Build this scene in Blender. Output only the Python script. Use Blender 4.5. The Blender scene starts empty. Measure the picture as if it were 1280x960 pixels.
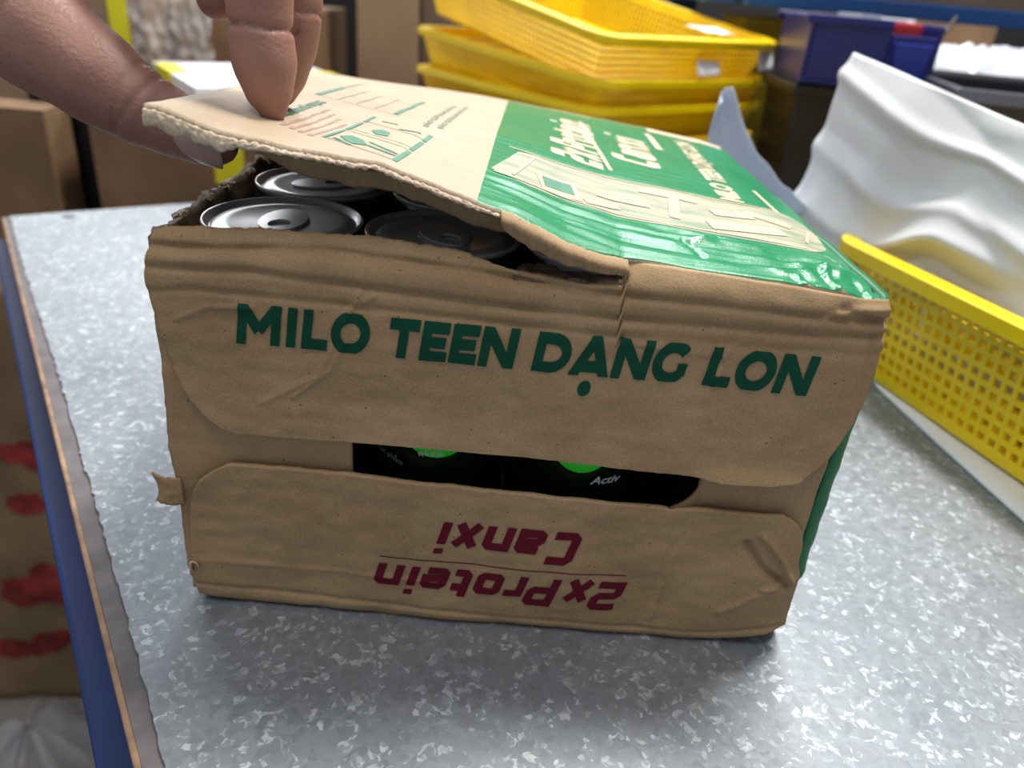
import bpy, bmesh, math, random
import numpy as np
from mathutils import Vector, Matrix, noise
random.seed(4)
S = bpy.context.scene
COL = S.collection

# ------------------------------------------------------------------ camera, world, lights, exposure
cd = bpy.data.cameras.new('camera'); cam = bpy.data.objects.new('camera', cd); COL.objects.link(cam)
cam.location = (0.10708, -0.21408, 0.21081)
cam.rotation_euler = (1.0881442, -0.0789239, 0.0345492)
cd.sensor_width = 36.0; cd.lens = 27.0; cd.clip_start = 0.01; cd.clip_end = 60
cd.dof.use_dof = True; cd.dof.focus_distance = 0.245; cd.dof.aperture_fstop = 9.5
S.camera = cam
S.view_settings.view_transform = 'Standard'; S.view_settings.look = 'None'
S.view_settings.gamma = 1.0; S.view_settings.use_curve_mapping = False
S.view_settings.exposure = 0.66
w = bpy.data.worlds.new('World'); S.world = w; w.use_nodes = True
bg = w.node_tree.nodes['Background']; bg.inputs[0].default_value = (0.80, 0.88, 1.0, 1); bg.inputs[1].default_value = 0.26

def area(name, loc, aim, sx, sy, power, col):
    l = bpy.data.lights.new(name, 'AREA'); l.shape = 'RECTANGLE'; l.size = sx; l.size_y = sy
    l.energy = power; l.color = col
    o = bpy.data.objects.new(name, l); COL.objects.link(o); o.location = loc
    o.rotation_euler = (Vector(aim) - Vector(loc)).to_track_quat('-Z', 'Y').to_euler()
area('ceiling_tube_light', (0.62, 0.62, 1.75), (0.1, 0.15, 0.1), 0.6, 0.12, 31, (1.0, 0.96, 0.90))
area('ceiling_tube_light_far', (0.3, 2.6, 2.1), (0.1, 0.9, 0.1), 1.6, 0.3, 42, (0.93, 0.97, 1.0))
area('ceiling_tube_light_front', (-0.35, -0.45, 1.9), (0.1, 0.1, 0.1), 1.2, 0.3, 7.5, (1.0, 0.95, 0.88))
area('bench_glare_light_left', (-1.55, 2.75, 1.15), (-0.15, 0.25, 0.0), 1.6, 0.5, 17, (0.95, 0.97, 1.0))  # unseen lamp added to throw glare on the far left of the metal sheet

# ------------------------------------------------------------------ helpers
def tag(o, label=None, cat=None, group=None, kind=None):
    if label: o['label'] = label
    if cat: o['category'] = cat
    if group: o['group'] = group
    if kind: o['kind'] = kind
    return o
def empty(name, loc=(0, 0, 0), rot=(0, 0, 0)):
    o = bpy.data.objects.new(name, None); COL.objects.link(o); o.location = loc; o.rotation_euler = rot
    o.empty_display_size = 0.02
    return o
def link(name, me, mat=None, parent=None, smooth=True):
    o = bpy.data.objects.new(name, me); COL.objects.link(o)
    if mat is not None and not me.materials: me.materials.append(mat)
    if parent is not None: o.parent = parent
    if smooth:
        for p in me.polygons: p.use_smooth = True
    return o
def mesh(name, V, Fc, mat=None, parent=None, smooth=True):
    me = bpy.data.meshes.new(name); me.from_pydata([tuple(map(float, v)) for v in V], [], Fc); me.update()
    return link(name, me, mat, parent, smooth)
def grid(name, nu, nv, f, mat, parent=None, thick=0, off=0, closeu=False, smooth=True):
    V = [f(i / nu, j / nv) for j in range(nv + 1) for i in range(nu + 1)]
    Fc = [(j*(nu+1)+i, j*(nu+1)+i+1, (j+1)*(nu+1)+i+1, (j+1)*(nu+1)+i) for j in range(nv) for i in range(nu)]
    o = mesh(name, V, Fc, mat, parent, smooth)
    if thick:
        m = o.modifiers.new('s', 'SOLIDIFY'); m.thickness = thick; m.offset = off
    return o
def bake(o):
    dg = bpy.context.evaluated_depsgraph_get()
    me = bpy.data.meshes.new_from_object(o.evaluated_get(dg)); o.modifiers.clear()
    old = o.data; o.data = me; bpy.data.meshes.remove(old)
    return o
class MB:
    def __init__(s): s.V = []; s.F = []
    def box(s, lo, hi, M=None, taper=1.0):
        x0, y0, z0 = lo; x1, y1, z1 = hi; cx, cy = (x0+x1)/2, (y0+y1)/2
        b = len(s.V)
        for z, t in ((z0, taper), (z1, 1.0)):
            for x, y in ((x0, y0), (x1, y0), (x1, y1), (x0, y1)):
                v = Vector((cx+(x-cx)*t, cy+(y-cy)*t, z)); s.V.append(tuple(M @ v) if M else tuple(v))
        for f in ((3,2,1,0), (4,5,6,7), (0,1,5,4), (1,2,6,5), (2,3,7,6), (3,0,4,7)): s.F.append(tuple(b+i for i in f))
    def quad(s, a, b_, c, d):
        b = len(s.V); s.V += [tuple(a), tuple(b_), tuple(c), tuple(d)]; s.F.append((b, b+1, b+2, b+3))
    def tube(s, pts, rad, n=16, flat=None, cap=True):
        pts = [Vector(p) for p in pts]; N = len(pts)
        if not hasattr(rad, '__len__'): rad = [rad]*N
        T = [(pts[min(i+1, N-1)] - pts[max(i-1, 0)]).normalized() for i in range(N)]
        up = Vector((0, 0, 1)) if abs(T[0].z) < .9 else Vector((0, 1, 0))
        rings = []
        def ring(c, t, r):
            a = t.cross(up).normalized(); b2 = a.cross(t).normalized(); b = len(s.V)
            for k in range(n):
                an = 2*math.pi*k/n; s.V.append(tuple(c + a*math.cos(an)*r + b2*math.sin(an)*r*(flat or 1)))
            rings.append(b)
        if cap:
            for q in (80, 60, 40, 20):
                ring(pts[0] - T[0]*rad[0]*math.sin(math.radians(q)), T[0], rad[0]*math.cos(math.radians(q)))
        for c, t, r in zip(pts, T, rad): ring(c, t, r)
        if cap:
            for q in (20, 40, 60, 80):
                ring(pts[-1] + T[-1]*rad[-1]*math.sin(math.radians(q)), T[-1], rad[-1]*math.cos(math.radians(q)))
        for i in range(len(rings)-1):
            for k in range(n):
                s.F.append((rings[i]+k, rings[i]+(k+1) % n, rings[i+1]+(k+1) % n, rings[i+1]+k))
        s.F.append(tuple(rings[0]+k for k in reversed(range(n)))); s.F.append(tuple(rings[-1]+k for k in range(n)))
    def build(s, name, mat, parent=None, smooth=False, bevel=0):
        o = mesh(name, s.V, s.F, mat, parent, smooth)
        if bevel:
            m = o.modifiers.new('b', 'BEVEL'); m.width = bevel; m.segments = 2
        return o
def lerp(a, b, t): return a + (b-a)*t
def ss(a, b, x):
    t = min(1, max(0, (x-a)/(b-a))); return t*t*(3-2*t)
def table(xs, ys): return lambda x: float(np.interp(x, xs, ys))
def nz(x, y, z=0.0): return noise.noise(Vector((x, y, z)))
def fr(x, y, z=0.0):
    return nz(x, y, z) + .5*nz(2.1*x, 2.1*y, z+5) + .25*nz(4.3*x, 4.3*y, z+9)

# ------------------------------------------------------------------ materials
def mat(name, col, rough=.6, metal=0., spec=.5, var=0., vscale=30., col2=None, bump=0., bscale=200., coord='Object',
        stretch=(1, 1, 1), sss=0., trans=0., alpha=1., coat=0., sheen=0.):
    m = bpy.data.materials.new(name); m.use_nodes = True; nt = m.node_tree; N = nt.nodes; L = nt.links
    b = N['Principled BSDF']; b.inputs['Base Color'].default_value = (*col, 1); b.inputs['Roughness'].default_value = rough
    b.inputs['Metallic'].default_value = metal; b.inputs['Specular IOR Level'].default_value = spec
    if trans: b.inputs['Transmission Weight'].default_value = trans
    if alpha < 1: b.inputs['Alpha'].default_value = alpha
    if coat: b.inputs['Coat Weight'].default_value = coat
    if sss:
        b.inputs['Subsurface Weight'].default_value = sss; b.inputs['Subsurface Radius'].default_value = (.006, .0025, .0015)
        b.inputs['Subsurface Scale'].default_value = 1.0
    tc = N.new('ShaderNodeTexCoord'); mp = N.new('ShaderNodeMapping'); mp.inputs['Scale'].default_value = stretch
    L.new(tc.outputs[coord], mp.inputs[0])
    if var or col2:
        n = N.new('ShaderNodeTexNoise'); n.inputs['Scale'].default_value = vscale; n.inputs['Detail'].default_value = 5
        L.new(mp.outputs[0], n.inputs[0])
        r = N.new('ShaderNodeValToRGB'); r.color_ramp.elements[0].position = .32; r.color_ramp.elements[1].position = .68
        c2 = col2 or tuple(min(1, c*(1+var)) for c in col); c1 = col if col2 else tuple(c*(1-var) for c in col)
        r.color_ramp.elements[0].color = (*c1, 1); r.color_ramp.elements[1].color = (*c2, 1)
        L.new(n.outputs[0], r.inputs[0]); L.new(r.outputs[0], b.inputs['Base Color'])
    if bump:
        n2 = N.new('ShaderNodeTexNoise'); n2.inputs['Scale'].default_value = bscale; n2.inputs['Detail'].default_value = 4
        L.new(mp.outputs[0], n2.inputs[0])
        bp = N.new('ShaderNodeBump'); bp.inputs['Strength'].default_value = bump; bp.inputs['Distance'].default_value = .001
        L.new(n2.outputs[0], bp.inputs['Height']); L.new(bp.outputs[0], b.inputs['Normal'])
    return m

def kraft_mat(name, c0, c1, green=None, rough=.75, flute=0.0, flute_axis='X'):
    """kraft paper: fibre grain, faint fluting, optional printed green area for x > green[0] (in metres)"""
    m = bpy.data.materials.new(name); m.use_nodes = True; nt = m.node_tree; N = nt.nodes; L = nt.links
    b = N['Principled BSDF']; b.inputs['Roughness'].default_value = rough; b.inputs['Specular IOR Level'].default_value = .4
    tc = N.new('ShaderNodeTexCoord')
    n = N.new('ShaderNodeTexNoise'); n.inputs['Scale'].default_value = 1500; n.inputs['Detail'].default_value = 3
    L.new(tc.outputs['Object'], n.inputs[0])
    n3 = N.new('ShaderNodeTexNoise'); n3.inputs['Scale'].default_value = 35; n3.inputs['Detail'].default_value = 5
    L.new(tc.outputs['Object'], n3.inputs[0])
    ad = N.new('ShaderNodeMath'); ad.operation = 'ADD'; L.new(n.outputs[0], ad.inputs[0]); L.new(n3.outputs[0], ad.inputs[1])
    r = N.new('ShaderNodeValToRGB'); r.color_ramp.elements[0].position = .36; r.color_ramp.elements[1].position = .66
    hv = N.new('ShaderNodeMath'); hv.operation = 'MULTIPLY'; hv.inputs[1].default_value = .5
    L.new(ad.outputs[0], hv.inputs[0]); L.new(hv.outputs[0], r.inputs[0])
    r.color_ramp.elements[0].color = (*c0, 1); r.color_ramp.elements[1].color = (*c1, 1)
    # dark specks
    v = N.new('ShaderNodeTexVoronoi'); v.inputs['Scale'].default_value = 170; L.new(tc.outputs['Object'], v.inputs[0])
    sp = N.new('ShaderNodeMath'); sp.operation = 'LESS_THAN'; sp.inputs[1].default_value = .055; L.new(v.outputs['Distance'], sp.inputs[0])
    sx = N.new('ShaderNodeMix'); sx.data_type = 'RGBA'; L.new(sp.outputs[0], sx.inputs[0])
    L.new(r.outputs[0], sx.inputs[6]); sx.inputs[7].default_value = (c0[0]*.45, c0[1]*.4, c0[2]*.4, 1)
    out = sx.outputs[2]
    if green:
        sep = N.new('ShaderNodeSeparateXYZ'); L.new(tc.outputs['UV'], sep.inputs[0])
        def cmp(o, op, val):
            q = N.new('ShaderNodeMath'); q.operation = op; q.inputs[1].default_value = val; L.new(o, q.inputs[0]); return q.outputs[0]
        a = cmp(sep.outputs[0], 'GREATER_THAN', green[0]); c = cmp(sep.outputs[1], 'GREATER_THAN', green[1]); d = cmp(sep.outputs[1], 'LESS_THAN', green[2])
        m1 = N.new('ShaderNodeMath'); m1.operation = 'MULTIPLY'; L.new(a, m1.inputs[0]); L.new(c, m1.inputs[1])
        m2 = N.new('ShaderNodeMath'); m2.operation = 'MULTIPLY'; L.new(m1.outputs[0], m2.inputs[0]); L.new(d, m2.inputs[1])
        gx = N.new('ShaderNodeMix'); gx.data_type = 'RGBA'; L.new(m2.outputs[0], gx.inputs[0]); L.new(out, gx.inputs[6])
        gr = N.new('ShaderNodeValToRGB'); gr.color_ramp.elements[0].color = (.012, .20, .075, 1); gr.color_ramp.elements[1].color = (.035, .29, .125, 1)
        L.new(n3.outputs[0], gr.inputs[0]); L.new(gr.outputs[0], gx.inputs[7]); out = gx.outputs[2]
        rr = N.new('ShaderNodeMath'); rr.operation = 'MULTIPLY_ADD'; L.new(m2.outputs[0], rr.inputs[0]); rr.inputs[1].default_value = -.33; rr.inputs[2].default_value = rough
        L.new(rr.outputs[0], b.inputs['Roughness'])
    L.new(out, b.inputs['Base Color'])
    wv = N.new('ShaderNodeTexWave'); wv.inputs['Scale'].default_value = 42; wv.bands_direction = flute_axis; wv.inputs['Distortion'].default_value = 1.2
    wv.inputs['Detail'].default_value = 2
    L.new(tc.outputs['Object'], wv.inputs[0])
    mx = N.new('ShaderNodeMath'); mx.operation = 'MULTIPLY_ADD'; L.new(wv.outputs['Fac'], mx.inputs[0]); mx.inputs[1].default_value = flute
    L.new(n.outputs[0], mx.inputs[2])
    bp = N.new('ShaderNodeBump'); bp.inputs['Strength'].default_value = .35; bp.inputs['Distance'].default_value = .0004
    L.new(mx.outputs[0], bp.inputs['Height']); L.new(bp.outputs[0], b.inputs['Normal'])
    return m

K0, K1 = (.295, .185, .090), (.425, .285, .152)
M_kraft = kraft_mat('kraft_front', K0, K1, flute=.5, flute_axis='Z')
M_lid = kraft_mat('kraft_lid_printed', (.38, .285, .185), (.46, .355, .245), green=(.0942, -.02, .2360), rough=.55, flute=.5, flute_axis='Y')  # same cardboard as the front, paler: lit sheen of the lid put into its colour
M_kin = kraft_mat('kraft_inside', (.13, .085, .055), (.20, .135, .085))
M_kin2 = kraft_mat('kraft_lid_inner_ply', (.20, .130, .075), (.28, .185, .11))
M_kpale = kraft_mat('kraft_torn_ply', (.46, .35, .24), (.68, .56, .42), rough=.9)
M_knock = kraft_mat('kraft_unprinted', (.50, .39, .26), (.62, .50, .35), rough=.6)
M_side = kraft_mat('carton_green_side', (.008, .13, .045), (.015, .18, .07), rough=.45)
M_ink = mat('green_ink', (.002, .060, .030), rough=.7, spec=.2)
M_inkt = mat('green_ink_lid', (.025, .17, .09), rough=.55, var=.2, vscale=300)
M_inkg = mat('grey_green_ink', (.17, .22, .15), rough=.6)
M_maroon = mat('maroon_ink', (.115, .003, .014), rough=.7, spec=.2)
M_pink = mat('pink_ink', (.42, .25, .20), rough=.6)

def galv():
    m = bpy.data.materials.new('galvanised_sheet'); m.use_nodes = True; nt = m.node_tree; N = nt.nodes; L = nt.links
    b = N['Principled BSDF']; b.inputs['Metallic'].default_value = .45
    tc = N.new('ShaderNodeTexCoord')
    nn = N.new('ShaderNodeTexNoise'); nn.inputs['Scale'].default_value = 160; L.new(tc.outputs['Object'], nn.inputs[0])
    ad = N.new('ShaderNodeVectorMath'); ad.operation = 'MULTIPLY_ADD'; L.new(nn.outputs['Color'], ad.inputs[0]); ad.inputs[1].default_value = (.006, .006, .006)
    L.new(tc.outputs['Object'], ad.inputs[2])
    v = N.new('ShaderNodeTexVoronoi'); v.inputs['Scale'].default_value = 330; L.new(ad.outputs[0], v.inputs[0])
    v2 = N.new('ShaderNodeTexVoronoi'); v2.inputs['Scale'].default_value = 620; L.new(ad.outputs[0], v2.inputs[0])
    s1 = N.new('ShaderNodeSeparateColor'); L.new(v.outputs['Color'], s1.inputs[0]); s2 = N.new('ShaderNodeSeparateColor'); L.new(v2.outputs['Color'], s2.inputs[0])
    a = N.new('ShaderNodeMath'); a.operation = 'MULTIPLY_ADD'; L.new(s1.outputs[0], a.inputs[0]); a.inputs[1].default_value = .65; 
    m2 = N.new('ShaderNodeMath'); m2.operation = 'MULTIPLY'; m2.inputs[1].default_value = .35; L.new(s2.outputs[1], m2.inputs[0]); L.new(m2.outputs[0], a.inputs[2])
    r = N.new('ShaderNodeValToRGB'); e = r.color_ramp.elements
    e[0].position = .1; e[0].color = (.225, .245, .265, 1); e[1].position = .93; e[1].color = (.52, .555, .585, 1)
    k = r.color_ramp.elements.new(.72); k.color = (.275, .30, .325, 1)
    L.new(a.outputs[0], r.inputs[0])
    big = N.new('ShaderNodeTexNoise'); big.inputs['Scale'].default_value = 9; big.inputs['Detail'].default_value = 6; L.new(tc.outputs['Object'], big.inputs[0])
    r2 = N.new('ShaderNodeValToRGB'); r2.color_ramp.elements[0].position = .3; r2.color_ramp.elements[1].position = .7
    r2.color_ramp.elements[0].color = (.72, .74, .76, 1); r2.color_ramp.elements[1].color = (1, 1, 1, 1); L.new(big.outputs[0], r2.inputs[0])
    mu = N.new('ShaderNodeMix'); mu.data_type = 'RGBA'; mu.blend_type = 'MULTIPLY'; mu.inputs[0].default_value = 1
    L.new(r.outputs[0], mu.inputs[6]); L.new(r2.outputs[0], mu.inputs[7]); L.new(mu.outputs[2], b.inputs['Base Color'])
    ro = N.new('ShaderNodeMath'); ro.operation = 'MULTIPLY_ADD'; L.new(s1.outputs[1], ro.inputs[0]); ro.inputs[1].default_value = .16; ro.inputs[2].default_value = .40
    L.new(ro.outputs[0], b.inputs['Roughness'])
    bp = N.new('ShaderNodeBump'); bp.inputs['Strength'].default_value = .25; bp.inputs['Distance'].default_value = .0004; L.new(a.outputs[0], bp.inputs['Height'])
    L.new(bp.outputs[0], b.inputs['Normal'])
    return m
M_galv = galv()
M_board = mat('plywood_top', (.13, .115, .12), rough=.7, var=.25, vscale=60, bump=.5)
M_boardedge = mat('plywood_edge', (.28, .17, .10), rough=.7, var=.4, vscale=90, bump=.6)
M_blue = mat('blue_paint', (.003, .022, .12), rough=.6, var=.15, vscale=12)
M_bluebeam = mat('blue_beam_paint', (.006, .06, .22), rough=.5, var=.15, vscale=12)
M_yel = mat('yellow_plastic', (.90, .63, .0), rough=.36, var=.08, vscale=20, sss=0)
M_yeld = mat('yellow_plastic_deep', (.70, .42, .004), rough=.45, var=.12, vscale=25)  # deeper yellow, kept on the two lowest baskets of the stack
M_ytape = mat('yellow_tape', (.75, .68, .01), rough=.4)
M_carton = mat('brown_carton', (.20, .115, .055), rough=.8, var=.18, vscale=14)
M_carton2 = mat('pale_carton', (.27, .175, .105), rough=.8, var=.12, vscale=8)
M_cartond = mat('dark_carton', (.13, .09, .065), rough=.8, var=.2, vscale=8)
M_white = mat('white_plastic', (.78, .79, .80), rough=.45, var=.03, vscale=20)
M_cloth = mat('white_bag', (.60, .61, .62), rough=.5, var=.04, vscale=15, bump=.25, bscale=50)
M_film = mat('clear_film', (.66, .76, .92), rough=.18, alpha=.8, spec=.8)
M_bag = mat('clear_bag', (.62, .60, .60), rough=.25, alpha=.42, spec=.8)
M_black = mat('black_plastic', (.008, .008, .010), rough=.4)
M_blackrim = mat('black_rim', (.09, .09, .11), rough=.3)
M_navy = mat('blue_bin', (.010, .012, .13), rough=.3, var=.1)
M_red = mat('red_plastic', (.35, .008, .01), rough=.35)
M_redink = mat('red_print', (.20, .012, .010), rough=.7, var=.4, vscale=60)
M_sack = mat('brown_sack', (.19, .12, .06), rough=.8, var=.2, vscale=10)
M_floor = mat('floor_concrete', (.12, .11, .10), rough=.7, var=.2, vscale=5)
M_wall = mat('dark_wall', (.05, .045, .04), rough=.9, var=.2, vscale=3)
M_alu = mat('can_aluminium', (.40, .39, .39), rough=.3, metal=.35, var=.06, vscale=60)
M_canb = mat('can_body_print', (.003, .012, .006), rough=.22, coat=.3)
M_cangr = mat('can_green_print', (.03, .80, .03), rough=.25)
M_canor = mat('can_orange_print', (.75, .28, .01), rough=.3)
M_canwh = mat('can_white_print', (.62, .62, .60), rough=.4)
M_skin = mat('skin', (.28, .130, .095), rough=.5, col2=(.34, .170, .128), vscale=45, bump=.3, bscale=700, sss=.25)
M_nail = mat('nail', (.47, .31, .27), rough=.25, sss=.1)

# ------------------------------------------------------------------ setting
mb = MB(); mb.box((-4, -2, -.86), (4, 4.0, -.80)); tag(mb.build('floor', M_floor), kind='structure')
mb = MB(); mb.box((-4, 3.2, -.80), (4, 3.3, 2.3)); tag(mb.build('wall_back', M_wall), kind='structure')

# ------------------------------------------------------------------ workbench (frame: e1 away-left along the long edge, e2 away-right)
TA = math.atan2(.575, .818)                    # bench is turned against the carton
BL = Vector((-.333, .418, 0))                  # back left corner of the bench
TM = Matrix.Translation(BL) @ Matrix.Rotation(TA, 4, 'Z')     # local x = e2 (to the right), local -y = towards the camera
wb = empty('workbench', (0, 0, -.80)); tag(wb, 'workbench with a galvanised sheet metal top and blue steel frame under the torn carton', 'workbench')
wbI = wb.matrix_world
def wpar(o): o.parent = wb; o.location = o.location - Vector((0, 0, -.80)); return o
TL, TD = .95, 1.15
mb = MB(); mb.box((0, -TD, -.016), (TL, 0, -.0012), TM); o = wpar(mb.build('board', M_board)); o['label'] = 'plywood board with a bare tan edge'
o.data.materials.append(M_boardedge)
for i, p in enumerate(o.data.polygons):
    if i >= 2: p.material_index = 1
# sheet with a jagged left edge
N1 = 420
def jag(t):
    y = -TD*t
    base = .0036 + .0028*ss(.1, .3, t)*(1-ss(.45, .62, t)) 
    return base + .0016*abs(fr(y*90, 3.3)) + .0009*nz(y*420, 8)
Vs = []; Fs = []
for j in range(N1+1):
    t = j/N1; Vs += [(jag(t), -TD*t - (.001 if j == 0 else 0), 0), (TL, -TD*t, 0), (jag(t), -TD*t, -.0012), (TL, -TD*t, -.0012)]
for j in range(N1):
    a = 4*j; b = 4*(j+1); Fs += [(a, b, b+1, a+1), (a, a+2, b+2, b)]
Fs += [(0, 1, 3, 2)]
Vs = [tuple(TM @ Vector(v)) for v in Vs]
o = wpar(mesh('metal_sheet', Vs, Fs, M_galv, None, False)); o['label'] = 'spangled galvanised steel sheet'
for nm, lo, hi in (('rail', (-.012, -TD, -.075), (.03, -.01, -.0165)), ('rail', (.05, -.05, -.075), (TL-.02, -.015, -.016)),
                   ('rail', (TL-.05, -TD, -.075), (TL-.01, -.05, -.016)),
                   ('leg', (.02, -.07, -.80), (.06, -.03, -.075)), ('leg', (TL-.06, -.07, -.80), (TL-.02, -.03, -.075)),
                   ('leg', (.02, -TD+.02, -.80), (.06, -TD+.06, -.075)), ('leg', (TL-.06, -TD+.02, -.80), (TL-.02, -TD+.06, -.075))):
    mb = MB(); mb.box(lo, hi, TM); wpar(mb.build(nm, M_blue, None, False, .002))
mb = MB(); mb.box((-.0022, -TD, -.0150), (.0, 0, -.0006), TM); o = wpar(mb.build('edge_strip', M_boardedge, None, False, .0008)); o['label'] = 'worn tan edge of the plywood'
# screw head near the far edge of the sheet
mb = MB(); mb.tube([(0, 0, 0), (0, 0, .0012)], [.0052, .0045], 20, cap=False); o = mb.build('screw', M_blackrim); o.location = TM @ Vector((.047, -.015, 0)); wpar(o)
# yellow label strip on the near end of the rail
mb = MB(); mb.box((-.0115, -TD*.53-.12, -.0164), (-.003, -TD*.53, -.0140), TM); o = wpar(mb.build('edge_tape', M_ytape)); o['label'] = 'yellow tape stuck on the blue rail'

# ------------------------------------------------------------------ torn carton
W, H, D = .216, .137, .240
carton = empty('carton', (0, 0, 0)); tag(carton, 'torn brown carton of drink cans with a green printed lid lifted at one corner', 'carton')
GR = [  # creases on the front face: polyline (x,z), width, depth(+ = groove)
    ([(-.01, .1345), (.02, .1352), (.05, .1372), (.09, .1352), (.13, .1325), (.225, .1305)], .0013, .0016),
    ([(-.01, .1285), (.03, .1300), (.06, .1282), (.10, .1262), (.15, .1252), (.225, .1262)], .0012, .0012),
    ([(-.01, .1200), (.012, .1232), (.05, .1222), (.09, .1212), (.14, .1198)], .0011, .0007),
    ([(.14, .1198), (.225, .1205)], .0015, .0004),
    ([(.0625, .134), (.061, .125), (.057, .117), (.057, .110), (.052, .100), (.040, .090)], .0006, -.0005),
    ([(.053, .108), (.048, .098), (.030, .087)], .0009, -.0004),
    ([(.066, .126), (.058, .121)], .0007, -.0004),
    ([(.166, .126), (.169, .119), (.172, .114), (.169, .104), (.171, .094)], .0007, -.0005),
    ([(.176, .122), (.171, .116)], .0006, -.0004),
    ([(.006, .113), (.016, .118), (.030, .119)], .0008, -.0004),
    ([(.198, .131), (.209, .1345), (.222, .1345)], .001, -.0010),
    ([(.203, .134), (.214, .131), (.222, .129)], .001, .0010),
    ([(.214, .1255), (.2165, .100)], .0008, .0004),
    ([(.165, .059), (.1655, .045), (.168, .030), (.166, .010)], .0009, -.0008),
    ([(.171, .050), (.167, .040)], .0006, .0004),
    ([(.193, .048), (.200, .038), (.211, .030)], .0013, .0022),
    ([(.198, .052), (.206, .043), (.2125, .032)], .0012, -.0020),
    ([(.203, .028), (.211, .031)], .0009, -.0014),
    ([(.190, .016), (.200, .024), (.212, .029)], .0012, -.0007),
    ([(.004, .020), (.05, .020), (.09, .019)], .0010, -.0003),
    ([(.145, .118), (.166, .116)], .0007, -.0003),
    ([(-.004, .0085), (.05, .007), (.12, .005), (.19, .005), (.214, .010)], .0009, .0007),
]
def segd(px, pz, ax, az, bx, bz):
    dx, dz = bx-ax, bz-az; t = ((px-ax)*dx+(pz-az)*dz)/(dx*dx+dz*dz); t = min(1, max(0, t))
    return math.hypot(px-ax-t*dx, pz-az-t*dz)
def front_y(x, z):
    """outer surface of the front; negative = towards the camera"""
    y = -.0012 - .0022*math.exp(-((x-.11)/.08)**2)*math.exp(-((z-.03)/.05)**2)
    y += .0010*fr(x*28, z*40, 2) + .00025*nz(x*150, z*230, 4)
    if z > .130: y += .0055*((z-.130)/.010)**2
    if z < .0045: y += .004*((.0045-z)/.006)**2
    if x > .207: y += .004*((x-.207)/.014)**2
    for pl, wd, dp in GR:
        m = 9
        for (ax, az), (bx, bz) in zip(pl[:-1], pl[1:]):
            if min(ax, bx)-.006 < x < max(ax, bx)+.006 and min(az, bz)-.006 < z < max(az, bz)+.006:
                m = min(m, segd(x, z, ax, az, bx, bz))
        if m < .006: y += 1.7*dp*math.exp(-(m/wd)**2)*(.75+.5*nz(x*60, z*60, 7))
    return y
def up_y(x, z):
    y = front_y(x, z) - .0022 - .0012*(1-ss(.075, .095, z))
    y -= .0038*ss(.168, .180, x)*(1-ss(.205, .212, x))*(1-ss(.0740, .0800, z))**2*1.0
    return y
def low_y(x, z):
    return front_y(x, z) - .0018 - .0014*ss(.040, .062, z)
def shape_flap(name, Lf, Rf, Bf, Tf, yf, mat_, nu, nv, thick, vpow=1.0):
    def f(u, v):
        v2 = v**vpow if vpow > 1 else v
        zc = lerp(Bf(.1), Tf(.1), v2)
        x = lerp(Lf(v2), Rf(v2), u)
        z = lerp(Bf(x), Tf(x), v2)
        return (x, yf(x, z), z)
    return grid(name, nu, nv, f, mat_, carton, thick, -1)
# upper flap: big rounded lower corners, torn upper edge
topx = [-.004, .0005, .004, .0265, .052, .068, .087, .096, .1056, .115, .137, .1386, .1392, .154, .19, .2085, .2165, .23]
topz = [.1375, .1385, .1402, .1412, .1418, .1414, .1404, .1388, .1365, .1350, .1343, .1346, .1412, .1408, .1388, .1372, .1370, .136]
tz = table(topx, topz)
def upT(x): return tz(x) + (.00045*fr(x*260, 1.5) + .0003*nz(x*900, 4) if x < .139 else .0001*nz(x*200, 2))
bz = table([-.01, .012, .0218, .0583, .1105, .1683, .1945, .2044, .23], [.0755, .0753, .0747, .0757, .0757, .0739, .0742, .0762, .077])
upB = lambda x: bz(x) + .00018*nz(x*300, 3)
upL = table([0, .02, .04, .08, .14, .22, .30, .42, .55, .75, .85, 1], [.0225, .0170, .0145, .0112, .0078, .0048, .0032, .0016, .0004, -.0018, -.0016, .0006])
upR = table([0, .02, .04, .08, .14, .22, .30, .42, .55, .75, .88, 1], [.2035, .2062, .2075, .2098, .2122, .2148, .2166, .2180, .2187, .2186, .2180, .2168])
def smoothed(f): return lambda v: (f(max(0, v-.012)) + f(v) + f(min(1, v+.012)))/3
uf = shape_flap('end_flap', smoothed(upL), smoothed(upR), upB, upT, up_y, M_kraft, 250, 110, .0018, 1.25)
uf['label'] = 'upper end flap with green lettering and a torn top edge'
lz = table([-.01, .0083, .0181, .0581, .1116, .165, .172, .19, .23], [.0575, .0590, .0625, .0630, .0612, .0600, .0606, .0608, .060])
lowT = lambda x: lz(x) + .00018*nz(x*300, 9)
blx = table([-.01, 0, .0155, .0749, .1646, .1881, .2102, .2155, .23], [.005, .0035, .0006, .0000, .0000, .0006, .0062, .0095, .014])
lowL = table([0, .1, .5, .72, .84, .91, .96, .985, 1], [.0008, -.0002, .0006, .0022, .0040, .0062, .0095, .0130, .0185])
lowR = table([0, .1, .3, .5, .6, .75, .87, .94, .98, 1], [.2165, .2160, .2158, .2152, .2135, .2128, .2112, .2085, .2055, .2020])
lf = shape_flap('end_flap', smoothed(lowL), smoothed(lowR), lambda x: blx(x) + .0001*nz(x*200, 1), lowT, low_y, M_kraft, 230, 80, .0018)
lf['label'] = 'lower end flap with upside down maroon lettering'
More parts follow.
